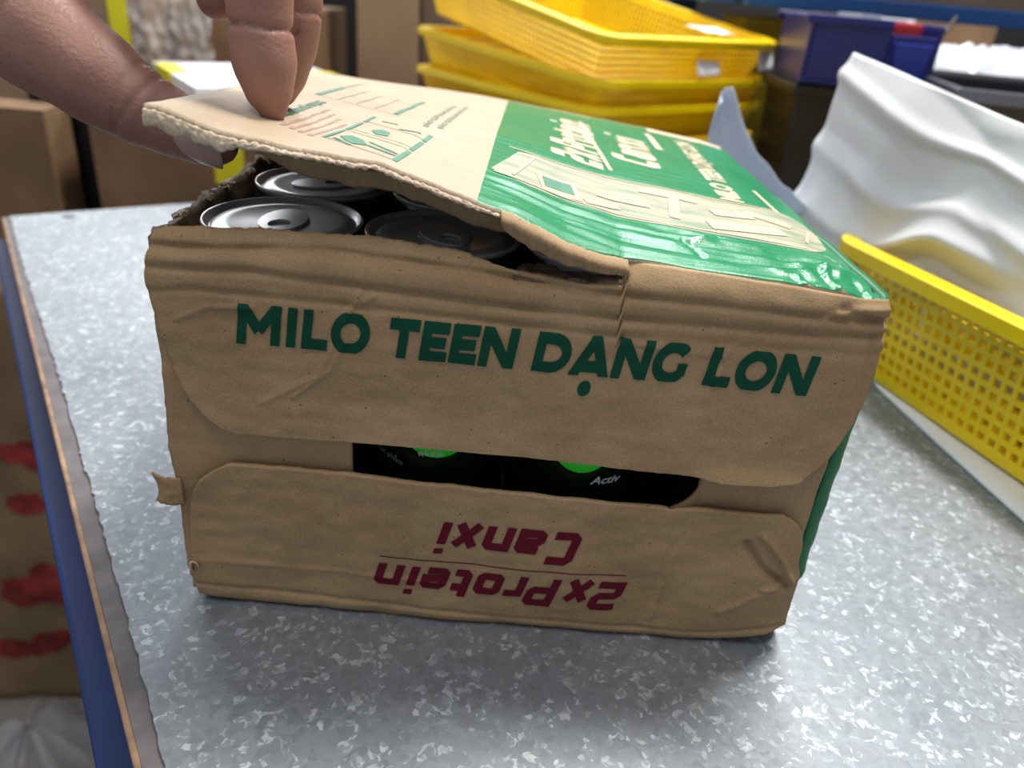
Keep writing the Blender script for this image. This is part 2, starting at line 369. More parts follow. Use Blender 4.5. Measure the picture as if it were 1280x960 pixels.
# inner end panel with the window (built as strips around the opening), set back a little
xl = table([0, .02, .045, .055, .065, .09, .12, .137], [-.0018, -.0030, -.0028, -.0030, -.0038, -.0022, -.0018, -.001])
xr = table([0, .015, .03, .045, .075, .09, .11, .125, .137], [.2140, .2150, .2160, .2165, .2168, .2172, .2178, .2175, .2155])
def panel_y(x, z): return front_y(min(max(x, .002), .213), min(max(z, .006), .129)) + .0016
WX0, WX1, WZ0, WZ1, WR = .0578, .1738, .0562, .092, .014
def wprof(x):   # lower/upper boundary of the window at x
    r = WR
    if x > WX1 - r:
        d = x-(WX1-r); h = math.sqrt(max(0, r*r-d*d)); return WZ0+r-h, WZ1-r+h
    return WZ0, WZ1
xs_r = [WX1-WR+WR*math.sin(math.radians(a)) for a in range(0, 91, 6)]
def strip(name, xs, zlo, zhi, nv=14):
    V = []; Fq = []
    for i, x in enumerate(xs):
        for j in range(nv+1):
            z = lerp(zlo(x), zhi(x), j/nv); xx = x
            V.append((xx, panel_y(xx, z), z))
    for i in range(len(xs)-1):
        for j in range(nv):
            a = i*(nv+1)+j; Fq.append((a, a+nv+1, a+nv+2, a+1))
    return V, Fq
def merged(name, parts, mat_, thick):
    V = []; Fq = []
    for v, f in parts:
        b = len(V); V += v; Fq += [tuple(b+i for i in q) for q in f]
    o = mesh(name, V, Fq, mat_, carton)
    bm = bmesh.new(); bm.from_mesh(o.data); bmesh.ops.remove_doubles(bm, verts=bm.verts, dist=1e-5)
    bmesh.ops.recalc_face_normals(bm, faces=bm.faces); bm.to_mesh(o.data); bm.free()
    for p in o.data.polygons: p.use_smooth = True
    m = o.modifiers.new('s', 'SOLIDIFY'); m.thickness = thick; m.offset = 0
    return o
def sidegrid(left):
    V = []; Fq = []; nu, nv = 30, 60
    for j in range(nv+1):
        z = .004 + (.1335-.004)*j/nv
        for i in range(nu+1):
            u = i/nu
            if left: x = lerp(xl(z) + .0006*nz(z*300, 6), WX0, u)
            else: x = lerp(WX1, xr(z) - .0035, u)
            V.append((x, panel_y(x, z), z))
    for j in range(nv):
        for i in range(nu):
            a = j*(nu+1)+i; Fq.append((a, a+1, a+nu+2, a+nu+1))
    return V, Fq
xsA = list(np.linspace(WX0, WX1-WR, 60)) + xs_r[1:]
merged('end_panel', [sidegrid(True), sidegrid(False),
       strip('a', xsA, lambda x: .004, lambda x: wprof(x)[0]), strip('b', xsA, lambda x: wprof(x)[1], lambda x: .1335)], M_kraft, .0016)
# right wall: green printed, rounded front corner, bulging
def rwall(u, v):
    z = lerp(.0075 if u < .3 else .001, .1365, v) if v > 0 else (.0075*(1-ss(0, .25, u))+.001*ss(0, .25, u))
    xo = xr(z) + .0034 + .0004*fr(z*120, u*8, 3)
    fy = panel_y(.213, z)
    wig = .0008*nz(z*110, 11) + .0005*nz(z*420, 12)
    if u < .12:
        a = u/.12*math.pi/2; r = .0055
        x = xo - r + r*math.sin(a) + (wig if u < .03 else 0)*0; y = fy + r - r*math.cos(a)
        if u == 0: x += wig - .0006
    else:
        t = (u-.12)/.88; x = xo - .0030*math.sin(t*math.pi)*0 + (.2165-xo)*ss(0, 1, t) + .0012*fr(t*5, z*20); y = lerp(fy+.0055, D, t)
    return (x, y, z)
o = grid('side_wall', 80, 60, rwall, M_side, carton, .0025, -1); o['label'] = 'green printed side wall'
# left wall with a ragged top edge
def lwall(u, v):
    y = lerp(panel_y(0, .06)+.001, D, u); top = .1368 + (.0022*fr(y*90, 5) + .0012*nz(y*420, 2))*(1 if u > .012 else .2) + .002*ss(.3, .6, u)
    z = lerp(.003, top, v)
    x = lerp(xl(z) + .0012, -.0005, ss(0, .25, u)) + .0010*fr(y*30, z*30, 8) + (-.0025+.004*nz(y*200, 3))*ss(.93, 1, v)*ss(0, .05, u)
    return (x, y, z)
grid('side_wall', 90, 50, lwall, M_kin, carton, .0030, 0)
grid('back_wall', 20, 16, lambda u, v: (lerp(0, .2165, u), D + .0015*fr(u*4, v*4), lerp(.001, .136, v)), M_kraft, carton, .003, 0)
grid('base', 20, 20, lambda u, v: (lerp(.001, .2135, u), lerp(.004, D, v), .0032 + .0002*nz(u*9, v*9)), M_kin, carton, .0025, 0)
# rags of torn ply along the left wall top
for k, (y, s) in enumerate(((.060, 1.0), (.104, 1.5), (.020, .7), (.042, .6), (.083, .7))):
    def rag(u, v, y=y, s=s, k=k):
        a = u*2.6-1.3; return (.0010 + .003*s*math.sin(a)*.6 + .0012*nz(u*6, v*6, k), y + (v-.5)*.008*s + .002*nz(u*5, v*5, k+9), .1375 + .0034*s*math.cos(a)*(.6+.4*nz(u*4, v*3, k+4)) )
    grid('torn_rag', 10, 8, rag, M_kpale, carton, .0006, 0)
# torn tab sticking out of the front left corner
def tab(u, v):
    x = lerp(-.0105+.0018*math.sin(v*3.1), -.0005, u); z = lerp(.0425+.0012*nz(u*7, 1), .0545 - .0015*u + .0012*nz(u*9, 4), v)
    return (x, -.0015 - .0012*math.sin(u*3)+.0006*nz(u*4, v*4), z)
grid('torn_tab', 12, 12, tab, M_kraft, carton, .0008, 0)
def curl(u, v):  # small curl at the front left lower corner
    a = v*4.2; return (.0005+.0016*math.cos(a)+.001*u, -.0035-.002*u, .0165+.0022*math.sin(a)+.0012*u)
grid('torn_rag', 6, 10, curl, M_kpale, carton, .0005, 0)

# ---- lid
zf = table([0, .007, .023, .045, .068, .09, .105, .120, .138, .16, .19, .216], [.1745, .1740, .1690, .1660, .1640, .1572, .1530, .1475, .1425, .1402, .1385, .1368])
zl = table([0, .05, .1, .15, .2, .24], [.1745, .1708, .1685, .1655, .1615, .1575])
zb = table([0, .05, .1, .16, .216], [.1575, .1548, .1515, .1450, .1385])
zr = table([0, .1, .24], [.1368, .1390, .1385])
def lid_edge_y(x):
    e = -.0005 + .0045*ss(.12, .15, x)
    if x < .139: e += .0011*fr(x*130, 7) + .0007*nz(x*700, 2)
    return e
def lid_z(x, y):
    u = min(1, max(0, x/.216)); v = min(1, max(0, y/D))
    F0 = zf(u*.216); L0 = zl(v*D); B0 = zb(u*.216); R0 = zr(v*D)
    c = (1-u)*(1-v)*.1745 + u*(1-v)*.1368 + (1-u)*v*.1575 + u*v*.1385
    vv = 1-(1-v)**1.5
    z = lerp(F0, B0, vv) + lerp(L0, R0, u) - ((1-u)*lerp(.1745, .1575, vv) + u*lerp(.1368, .1385, vv))
    z += .0007*fr(x*22, y*16, 1)*ss(0, .03, y)
    # crushed flutes parallel to the front edge on the green part
    g = ss(.085, .105, x)*math.exp(-((y-.020)/.020)**2)
    z += g*(.00022*math.sin(y*610 + 4.5*nz(x*14, y*40)) + .0007*nz(x*16, y*330, 6) + .0006*nz(x*60, y*150, 2))
    g2 = math.exp(-(((x-.207)/.015)**2 + ((y-.012)/.016)**2))
    z += g2*.0026*nz(x*120, y*100, 3) + g2*.0009*(.5-abs(nz(x*230, y*200, 5)))
    if x > .15 and y < .05:
        for (ax, ay), (bx, by), wd, am in (((.206, -.002), (.201, .012), .0010, .0013), ((.201, .012), (.207, .030), .0011, .0012), ((.2115, .002), (.2125, .018), .0009, -.0010),
                                           ((.196, -.002), (.1915, .009), .0010, .0009), ((.1915, .009), (.1850, .012), .0010, .0007), ((.161, .027), (.170, .0335), .0011, .0010),
                                           ((.170, .0335), (.186, .031), .0010, .0008), ((.164, .014), (.160, .027), .0010, -.0008), ((.208, .020), (.2155, .026), .0010, .0009)):
            m = segd(x, y, ax, ay, bx, by)
            if m < .005: z += am*math.exp(-(m/wd)**2)
    z -= .0015*ss(.200, .219, x)
    g3 = math.exp(-(((x-.163)/.012)**2+((y-.030)/.008)**2)); z += g3*.0011*nz(x*120, y*180, 8)
    z -= .0022*(1-ss(0, .006, y))*ss(.10, .15, x)       # rolled front edge
    return z
def lid_x(u, y): return lerp(.0035 - .0135*y/D + .0009*nz(y*70, 4), .2175 - .0015*ss(0, .05, y)+.0008*nz(y*60, 9), u)
def lid_pt(u, v, dz=0):
    x = lid_x(u, v*D)
    e = lid_edge_y(x); y = lerp(e, D, v); x = lid_x(u, y)
    return (x, y, lid_z(x, y)+dz)
nu, nv = 240, 170
o = grid('lid', nu, nv, lid_pt if True else None, M_lid, carton)
uv = o.data.uv_layers.new(name='UVMap'); vx = np.zeros(len(o.data.vertices)*3); o.data.vertices.foreach_get('co', vx); vx = vx.reshape(-1, 3)
ix = np.zeros(len(o.data.loops), dtype=np.int32); o.data.loops.foreach_get('vertex_index', ix); uvv = vx[ix][:, :2].copy()
# the printed area keeps a straight edge along the box
uvv[:, 1] = np.where(uvv[:, 0] < .14, uvv[:, 1] - .0018*np.clip((.14-uvv[:, 0])/.04, 0, 1), uvv[:, 1]-.0025)
uv.data.foreach_set('uv', uvv.astype(np.float32).ravel())
m = o.modifiers.new('s', 'SOLIDIFY'); m.thickness = .0022; m.offset = -1
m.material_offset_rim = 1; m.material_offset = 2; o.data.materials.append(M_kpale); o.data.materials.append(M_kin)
o['label'] = 'lifted lid, part bare kraft and part printed green'
LID = o
# torn ply strip hanging along the front edge of the lid
def ply(u, v):
    x = lerp(.0035, .104, u); y0 = lid_edge_y(x); w_ = (.0044 - .0034*ss(.10, .38, u))*(1+.55*nz(u*22, 2)) * (1-.5*ss(.85, 1, u)); w_ = max(.0002, w_)
    return (x, y0 - .0006 - .0010*math.sin(v*2.4) + .0005*nz(u*120, v*5), lid_z(x, max(y0, 0)) - .0012 - w_*v + .0005*nz(u*70, v*5, 3))
o = grid('torn_edge', 230, 8, ply, M_kpale, carton, .0004, 0); o['label'] = 'pale frayed ply along the torn lid edge'
def ply2(u, v):
    x = lerp(.024, .108, u); y0 = lid_edge_y(x); w_ = .0062*math.sin(min(1, u*4)*math.pi/2)*(1+.15*nz(u*12, 5))*(1-.3*ss(.8, 1, u))
    return (x + .002*v, y0 + .0022 + .0050*v + .0004*nz(u*60, v*3), lid_z(x, max(y0, 0)) - .0030 - w_*v)
o = grid('torn_flange', 120, 8, ply2, M_kin2, carton, .0010, 0)
def ply3(u, v):
    x = lerp(.101, .1388, u); y0 = lid_edge_y(x); drop = lerp(.0085, .0030, u) * (1 + .25*nz(u*9, 3)) * math.sin(min(1, .25+u*3)*math.pi/2)
    q = min(1, v/.4); return (x + .001*v, y0 - .0002 - .0040*q + .0022*max(0, v-.4), lid_z(x, max(y0, 0)) - .0002 - .0016*q*q - drop*max(0, v-.35))
o = grid('torn_flange', 60, 14, ply3, M_kraft, carton, .0008, 0)
def ply4(u, v):
    x = lerp(.106, .1385, u); return (x + .003*v, lerp(-.0005, .016, v), .1345 + .0015*fr(u*6, v*3) - .0035*v*(1-u) + .0015*v)
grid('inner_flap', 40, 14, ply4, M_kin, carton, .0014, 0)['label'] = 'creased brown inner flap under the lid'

# ------------------------------------------------------------------ lettering: heavy stroke glyphs
def arc(cx, cy, rx, ry, a0, a1, n=14): return [(cx+rx*math.cos(math.radians(lerp(a0, a1, i/n))), cy+ry*math.sin(math.radians(lerp(a0, a1, i/n)))) for i in range(n+1)]
# each glyph: (advance, [(polyline, closed)]) centre lines in cap-height units, stroke .28
h = .14
CAPS = {
 'M': (1.30, [[(h, 0), (h, 1)], [(1.16, 0), (1.16, 1)], [(.10, 1.02), (.65, .36)], [(1.20, 1.02), (.65, .36)]]),
 'I': (.50, [[(h+.11, 0), (h+.11, 1)]]),
 'L': (.78, [[(h, 1), (h, h), (.78, h)]]),
 'O': (1.18, [arc(.59, .5, .45, .40, 0, 360, 36)]),
 'T': (.92, [[(0, 1-h), (.90, 1-h)], [(.45, 1), (.45, 0)]]),
 'E': (.82, [[(.82, h), (h, h), (h, 1-h), (.80, 1-h)], [(h, .5), (.74, .5)]]),
 'N': (1.08, [[(h, 0), (h, 1)], [(.94, 0), (.94, 1)], [(.10, 1.03), (.98, -.03)]]),
 'D': (1.10, [[(.55, h), (h, h), (h, 1-h), (.55, 1-h)] , arc(.50, .5, .45, .36, 90, -90, 20)]),
 'A': (1.14, [[(.07, -.06), (.58, 1.0)], [(1.07, -.06), (.56, 1.0)], [(.28, .235), (.86, .235)]]),
 'G': (1.12, [arc(.59, .5, .45, .40, 42, 318, 30), [(.93, .5), (.93, .16)]]),
 'Ạ': (1.17, [[(.07, -.06), (.58, 1.0)], [(1.07, -.06), (.56, 1.0)], [(.28, .235), (.86, .235)], arc(.57, -.32, .055, .055, 0, 360, 16)]),
}
sq = .11
SQ = {   # squarish italic letters
 '2': (.80, [[(.04, .86), (.16, .89), (.60, .89), (.69, .80), (.69, .60), (.60, .50), (.20, .48), (.11, .40), (.11, .11), (.74, .11)]]),
 'x': (.72, [[(.08, .0), (.60, .70)], [(.10, .70), (.60, .0)]]),
 'P': (.82, [[(.11, 0), (.11, .89), (.62, .89), (.70, .82), (.70, .50), (.62, .42), (.11, .42)]]),
 'r': (.55, [[(.11, 0), (.11, .60), (.52, .60)]]),
 'o': (.76, [[(.11, .16), (.11, .56), (.18, .62), (.55, .62), (.62, .56), (.62, .16), (.55, .10), (.18, .10), (.11, .16)]]),
 't': (.56, [[(.14, .92), (.14, .18), (.22, .11), (.50, .11)], [(.02, .62), (.50, .62)]]),
 'e': (.76, [[(.62, .10), (.20, .10), (.11, .18), (.11, .54), (.20, .62), (.54, .62), (.62, .54), (.62, .36), (.11, .36)]]),
 'i': (.34, [[(.12, 0), (.12, .70)], [(.12, .84), (.12, 1.0)]]),
 'n': (.76, [[(.11, 0), (.11, .61), (.54, .61), (.62, .53), (.62, 0)]]),
 'C': (.82, [[(.70, .11), (.20, .11), (.11, .20), (.11, .80), (.20, .89), (.70, .89)]]),
 'a': (.76, [[(.10, .61), (.54, .61), (.62, .53), (.62, .10), (.20, .10), (.11, .17), (.11, .30), (.20, .37), (.62, .37)]]),
 ' ': (.40, []),
}
CAPS[' '] = (.40, [])
def stroke(V, Fq, pl, w_, step=.06, clamp=False):
    """thick polyline with mitred joints, two quads across, resampled so that it can follow a surface"""
    P = [Vector((a, b)) for a, b in pl]; closed = (P[0]-P[-1]).length < 1e-4
    n = len(P); offs = []
    for i in range(n):
        if closed: a = P[i]-P[i-1] if i > 0 else P[0]-P[-2]; b = P[i+1]-P[i] if i < n-1 else P[1]-P[0]
        else:
            a = P[i]-P[i-1] if i > 0 else P[1]-P[0]; b = P[i+1]-P[i] if i < n-1 else P[-1]-P[-2]
        a = a.normalized(); b = b.normalized(); na = Vector((-a.y, a.x)); nb = Vector((-b.y, b.x)); m_ = (na+nb)
        m_ = m_.normalized(); offs.append(m_ * min(2.2, 1/max(.3, m_.dot(na))) * w_/2)
    rows = []
    for i in range(n-1):
        k = max(1, int((P[i+1]-P[i]).length/step))
        for j in range(k + (1 if i == n-2 else 0)):
            t = j/k; c = P[i].lerp(P[i+1], t); o_ = offs[i].lerp(offs[i+1], t); rows.append((c-o_, c-o_*.5, c, c+o_*.5, c+o_))
    if clamp and P[0].y > -.2:
        rows = [tuple(Vector((q.x, min(1., max(0., q.y)))) for q in r) for r in rows]
    b = len(V)
    for r in rows: V += [tuple(q) for q in r]
    for i in range(len(rows)-1):
        a = b+5*i; Fq += [(a+q, a+q+1, a+q+6, a+q+5) for q in range(4)]
def text_mesh(name, s, font, track, weight, place, mat_, parent, label=None, shear=.0):
    """place(x, y) maps text units (cap height 1) to a 3D point"""
    V = []; Fq = []; x = 0
    for ch in s:
        adv, pls = font[ch]; v0 = []; f0 = []
        for pl in pls: stroke(v0, f0, [(a+x, b_) for a, b_ in pl], weight, clamp=font is CAPS)
        b = len(V); V += v0; Fq += [tuple(b+i for i in q) for q in f0]; x += adv+track
    wd = x-track
    V3 = [place((a+shear*b_)/wd, b_) for a, b_ in V]
    o = mesh(name, V3, Fq, mat_, parent, True)
    if label: o['label'] = label
    return o
# green lettering on the upper flap
def on_up(x, z): return (x, up_y(x, z)-.00034, z)
CH = .0132
t_base = table([.02, .065, .11, .2], [.1075, .1072, .1064, .1052]); 
text_mesh('lettering', 'MILO TEEN DẠNG LON', CAPS, .085, .285,
          lambda s, t: on_up(.0238+s*.1745, (.1070 - s*.0012) + t*CH), M_ink, carton, 'bold green capital lettering on the upper flap', shear=.17)
def on_low(x, z): return (x, low_y(x, z)-.00030, z)
for sx_, (x0, x1, z1, hh, st) in enumerate(((.1555, .0672, .0262, .0135, '2x Protein'), (.1375, .0885, .0470, .0140, 'Canxi'))):
    SQ[' '] = (.02, [])
    text_mesh('lettering', st, SQ, .10, .235, lambda s, t, x0=x0, x1=x1, z1=z1, hh=hh: on_low(lerp(x0, x1, s), z1 - t*hh), M_maroon, carton,
              'upside down maroon italic lettering', shear=.28)
grid('printed_rule', 60, 1, lambda u, v: on_low(lerp(.0678, .1545, u), .0292+.0004*v), M_maroon, carton)

# ------------------------------------------------------------------ small flat print from the built-in font, cut along a grid so it follows the surface
def font_mesh(name, s, place, mat_, parent, label=None, step=.35, offset=.02, align='LEFT', shear=0):
    c = bpy.data.curves.new(name, 'FONT'); c.body = s; c.size = 1; c.offset = offset; c.align_x = align; c.resolution_u = 3; c.shear = shear
    o = bpy.data.objects.new('tmp_text', c); COL.objects.link(o); bpy.context.view_layer.update()
    dg = bpy.context.evaluated_depsgraph_get(); me = bpy.data.meshes.new_from_object(o.evaluated_get(dg)); bpy.data.objects.remove(o); bpy.data.curves.remove(c)
    bm = bmesh.new(); bm.from_mesh(me); bpy.data.meshes.remove(me)
    xs = [v.co.x for v in bm.verts]; x0, x1 = min(xs), max(xs)
    k = x0+step
    while k < x1:
        g = bm.verts[:]+bm.edges[:]+bm.faces[:]; bmesh.ops.bisect_plane(bm, geom=g, plane_co=(k, 0, 0), plane_no=(1, 0, 0)); k += step
    for v in bm.verts: v.co = place((v.co.x-x0)/(x1-x0), v.co.y)
    me = bpy.data.meshes.new(name); bm.to_mesh(me); bm.free()
    o = link(name, me, mat_, parent, False)
    if label: o['label'] = label
    return o
def on_lid(x, y): return Vector((x, y, lid_z(x, y)+.00018))
# white lettering on the green lid, reading away from the camera
text_mesh('lettering', '2x Protein', SQ, .10, .27, lambda s, t: on_lid(.1375 - t*.0205, .0975 + s*.100), M_knock, carton, 'unprinted kraft lettering on the green lid', shear=.28)
text_mesh('lettering', 'Canxi', SQ, .10, .27, lambda s, t: on_lid(.1645 - t*.0200, .121 + s*.064), M_knock, carton, 'unprinted kraft lettering on the green lid', shear=.28)
def bar(name, x0, y0, x1, y1, wd, mat_, n=30, dz=.0003, label=None):
    d = Vector((x1-x0, y1-y0)).normalized(); nn = Vector((-d.y, d.x))*wd/2
    def f(u, v):
        x = lerp(x0, x1, u)+nn.x*(2*v-1); y = lerp(y0, y1, u)+nn.y*(2*v-1); p = on_lid(x, y); return (p.x, p.y, p.z-.0003+dz*.7+.00009)
    o = grid(name, n, 3, f, mat_, carton)
    if label: o['label'] = label
    return o
bar('printed_rule', .1410, .0995, .1330, .205, .0018, M_knock)
bar('printed_rule', .1710, .1705, .1697, .2145, .0034, M_knock)
bar('printed_rule', .2063, .0849, .2048, .1186, .0018, M_knock)
bar('printed_rule', .172, .2330, .214, .2300, .011, M_knock, 30)
font_mesh('small_print', 'MILO TEEN DẠNG LON', lambda s, t: on_lid(.1935 - t*.0125, .090 + s*.125), M_knock, carton, 'row of small unprinted letters on the green lid', .3, .05)
# can picture lying along the green lid
def canpic(u, v):
    c = .0640; hw = .0238*(1 if u < .88 else math.sqrt(max(0, 1-((u-.88)/.12)**2))**.6)
    if u < .08: hw *= .80+.20*u/.08
    q = 2*v-1; xx = lerp(.0955 + .004*(q+1), .2155, u)
    p = on_lid(xx, c+q*hw); return (p.x, p.y, p.z-.0001)
M_canpic = mat('can_picture_ink', (.17, .24, .15), col2=(.47, .385, .26), vscale=130, rough=.55, stretch=(.35, 1.5, 1))
grid('printed_can', 90, 20, canpic, M_canpic, carton)['label'] = 'pale printed picture of a drink can on the green lid'
bar('printed_detail', .112, .052, .126, .054, .020, M_knock, 8, .0004); bar('printed_detail', .1135, .0535, .124, .0545, .012, M_inkt, 8, .0006)
for x0, y0, x1, y1, w_ in ((.0965, .042, .205, .0425, .0010), (.100, .0868, .205, .0868, .0010), (.103, .046, .110, .082, .0010), (.128, .046, .140, .050, .0050), (.133, .060, .152, .058, .0040),
                           (.150, .078, .172, .076, .0060), (.160, .050, .163, .076, .0040), (.172, .050, .200, .056, .0080), (.176, .066, .192, .070, .0070), (.190, .074, .206, .066, .0060), (.207, .050, .2125, .066, .0012)):
    bar('printed_detail', x0, y0, x1, y1, w_, M_knock, 12, .0005)
# faint scuff streaks are left to the surface; kraft side of the lid: handling pictograms
def G(name, pts, mat_, label=None):   # small filled polygon on the lid
    me = mesh(name, [on_lid(*p) for p in pts], [tuple(range(len(pts)))], mat_, carton, False)
    if label: me['label'] = label
    return me
P00, P10, P01, P11 = Vector((.0450, .0235)), Vector((.0700, .0070)), Vector((.0500, .0776)), Vector((.0731, .0651))
def PB(s, t): q = (P00*(1-s)*(1-t) + P10*s*(1-t) + P01*(1-s)*t + P11*s*t); return (q.x, q.y)
for s0, s1 in ((0, .035), (.955, 1.0)):
    for t0, t1 in ((0, .36), (.40, .72), (.76, 1.0)): G('pictogram', [PB(s0, t0), PB(s1+.02, t0), PB(s1+.02, t1), PB(s0, t1)], M_inkt)
def pline(a, b, w_=.0007, m_=M_inkt): bar('pictogram', *PB(*a), *PB(*b), w_, m_, 6)
for tt in (0.0, .38, .46, .80): pline((.04, tt), (.95, tt), .00045)
G('pictogram', [PB(.12, .16), PB(.22, .26), PB(.40, .24), PB(.55, .13), PB(.40, .05), PB(.26, .08)], M_inkt)
pline((.55, .14), (.93, .10), .0016); pline((.5, .24), (.93, .16), .0012); pline((.12, .06), (.40, .0), .0013)
G('pictogram', [PB(.28, .58), PB(.38, .68), PB(.52, .66), PB(.56, .54), PB(.40, .50)], M_inkt)
pline((.55, .84), (.86, .93), .0016); pline((.2, .93), (.45, .97), .0010)
# faint table of boxes further back and pale text lines
def lbar(x0, y0, x1, y1, w_, m_): bar('printed_mark', x0, y0, x1, y1, w_, m_, 14)
lbar(.0223, .106, .0232, .148, .0022, M_inkt); lbar(.0232, .152, .0239, .1876, .0014, M_inkg)
lbar(.0561, .0904, .0586, .1513, .0020, M_inkt); lbar(.0234, .1052, .0580, .0883, .0004, M_inkg)
for k in range(3): lbar(.031+.008*k, .104-.004*k, .033+.008*k, .150-.004*k, .0004, M_inkg)
lbar(.0245, .126, .057, .108, .0004, M_inkg); lbar(.0245, .146, .057, .130, .0004, M_inkg)
for k in range(2): font_mesh('small_print', 'BẢO QUẢN NƠI KHÔ RÁO', lambda s, t, k=k: on_lid(.070+.0050*k+s*.003 - t*.0030, .078+.004*k + s*.085), M_inkg, carton, None, .6, .02)
font_mesh('small_print', 'HƯỚNG DẪN SỬ DỤNG', lambda s, t: on_lid(.0270+s*.003 - t*.0048, .036 + s*.054), M_inkt, carton, 'green heading beside the fingertip', .5, .05)
for k in range(4): font_mesh('small_print', 'Để nơi khô ráo thoáng mát', lambda s, t, k=k: on_lid(.0320+.0036*k+s*.003 - t*.0026, .030 -.003*k + s*(.046-.004*k)), M_pink, carton, None, .6, .03)

font_mesh('small_print', '20', lambda s, t: (.1925+s*.0075, panel_y(.195, .072)-.0010, .0735-.0035+t*.0055), M_ink, carton, 'small green number half hidden under the flap', .6, .05)

# ------------------------------------------------------------------ drink cans (4 across, 3 rows reach under the opening)
CR, CHT = .0262, .1275
def lathe(prof, n=56):
    V = []; Fq = []
    for r, z in prof:
        for k in range(n): a = 2*math.pi*k/n; V.append((r*math.cos(a), r*math.sin(a), z))
    for i in range(len(prof)-1):
        for k in range(n): Fq.append((i*n+k, i*n+(k+1) % n, (i+1)*n+(k+1) % n, (i+1)*n+k))
    return V, Fq
def make_can():
    r = empty('drink_can')
    V, Fq = lathe([(.0, .0045), (.016, .0035), (.0205, .0), (.0225, .0008), (.0262, .006), (.0262, .1262), (.0257, .1290), (.0252, .1305)])
    mesh('body', V, Fq, M_canb, r)
    V, Fq = lathe([(.0252, .1305), (.0257, .1316), (.0253, .1324), (.0246, .1320), (.0238, .1300), (.0226, .1298), (.0216, .1310), (.0185, .1313), (.0172, .1308), (.0, .1306)])
    mesh('can_end', V, Fq, M_alu, r)['label'] = 'aluminium end with a raised rim'
    mb = MB(); n = 18
    outer = [(.0075*math.cos(2*math.pi*k/n), .0125*math.sin(2*math.pi*k/n), 0) for k in range(n)]; inner = [(.0035*math.cos(2*math.pi*k/n), -.005+.0045*math.sin(2*math.pi*k/n), 0) for k in range(n)]
    V = [(a, b, .1316) for a, b, _ in outer] + [(a, b, .1316) for a, b, _ in inner]; Fq = [(k, (k+1) % n, n+(k+1) % n, n+k) for k in range(n)]
    o = mesh('pull_tab', V, Fq, M_alu, r, False); m = o.modifiers.new('s', 'SOLIDIFY'); m.thickness = .0008
    return r
def on_can(a, z, e=.00025): return Vector(((CR+e)*math.cos(a), (CR+e)*math.sin(a), z))
def can_disc(parent, a0, z0, ra, rz, m_, name='printed_disc'):
    def f(u, v):
        an = u*2*math.pi; return on_can(a0+ra*v*math.cos(an), z0+rz*v*math.sin(an), .00015)
    grid(name, 36, 8, f, m_, parent)
def copy_tree(o, parent=None):
    c = o.copy(); COL.objects.link(c); c.parent = parent
    for ch in list(o.children): copy_tree(ch, c)
    return c
can0 = make_can()
sit = {(0, 0): 'drink can at the front left of the open carton, nearest the torn edge', (1, 0): 'second drink can of the front row, white print on a green disc',
       (2, 0): 'third drink can of the front row, green disc and white word showing in the slot', (3, 0): 'fourth drink can of the front row, hidden at the right end of the slot',
       (0, 1): 'drink can at the left of the second row, behind the front left can', (1, 1): 'drink can second from left in the second row, in the shade of the lifted lid',
       (2, 1): 'third drink can of the second row, under the green half of the lid', (0, 2): 'drink can at the left of the third row, close under the lid'}
cans = {}
for k, ((i, j), lab) in enumerate(sit.items()):
    c = can0 if k == 0 else copy_tree(can0)
    c.location = (.0295 + i*.0526, .0312 + j*.0525, .0047); c.rotation_euler = (0, 0, [0, .5, -.2, .3, 2.1, -1.4, 1.0, .7][k])
    tag(c, lab, 'can', 'drink cans in the carton'); cans[(i, j)] = c
def can_print(c, place_deg, green_dx):
    a = math.radians(-90) - c.rotation_euler.z + place_deg
    return a
c2 = cans[(1, 0)]; a = can_print(c2, .02, 0)
can_disc(c2, a+.10, .0770, .55, .0160, M_cangr); can_disc(c2, a-.50, .0765, .18, .0135, mat('can_brown_print', (.20, .05, .015), .3))
for k, s in enumerate(('được sản xuất bởi', 'Nestlé S.A. và các', 'quyền sở hữu')):
    font_mesh('small_print', s, lambda s_, t, k=k, a=a: on_can(a-.14+s_*(.50-.09*k), .0682-.0027*k + t*.0026-.0010, .0004), M_canwh, c2, None, .6, .02)
font_mesh('small_print', 'Thực phẩm', lambda s_, t, a=a: on_can(a-.85+s_*.5, .0600-.004*s_ + t*.0030, .0004), M_inkg, c2, None, .6, .02)
c3 = cans[(2, 0)]; a = can_print(c3, .0, 0)
can_disc(c3, a-.02, .0765, .50, .0165, M_cangr); can_disc(c3, a+.52, .0735, .13, .0085, M_canor, 'printed_leaf'); can_disc(c3, a+.68, .0745, .20, .0105, mat('can_rust_print', (.16, .03, .008), .3), 'printed_leaf')
font_mesh('small_print', 'Activ', lambda s_, t, a=a: on_can(a+.13+s_*.44, .0558 + t*.0042, .0004), M_canwh, c3, 'pale slanted word on the dark can', .6, .03, shear=.3)

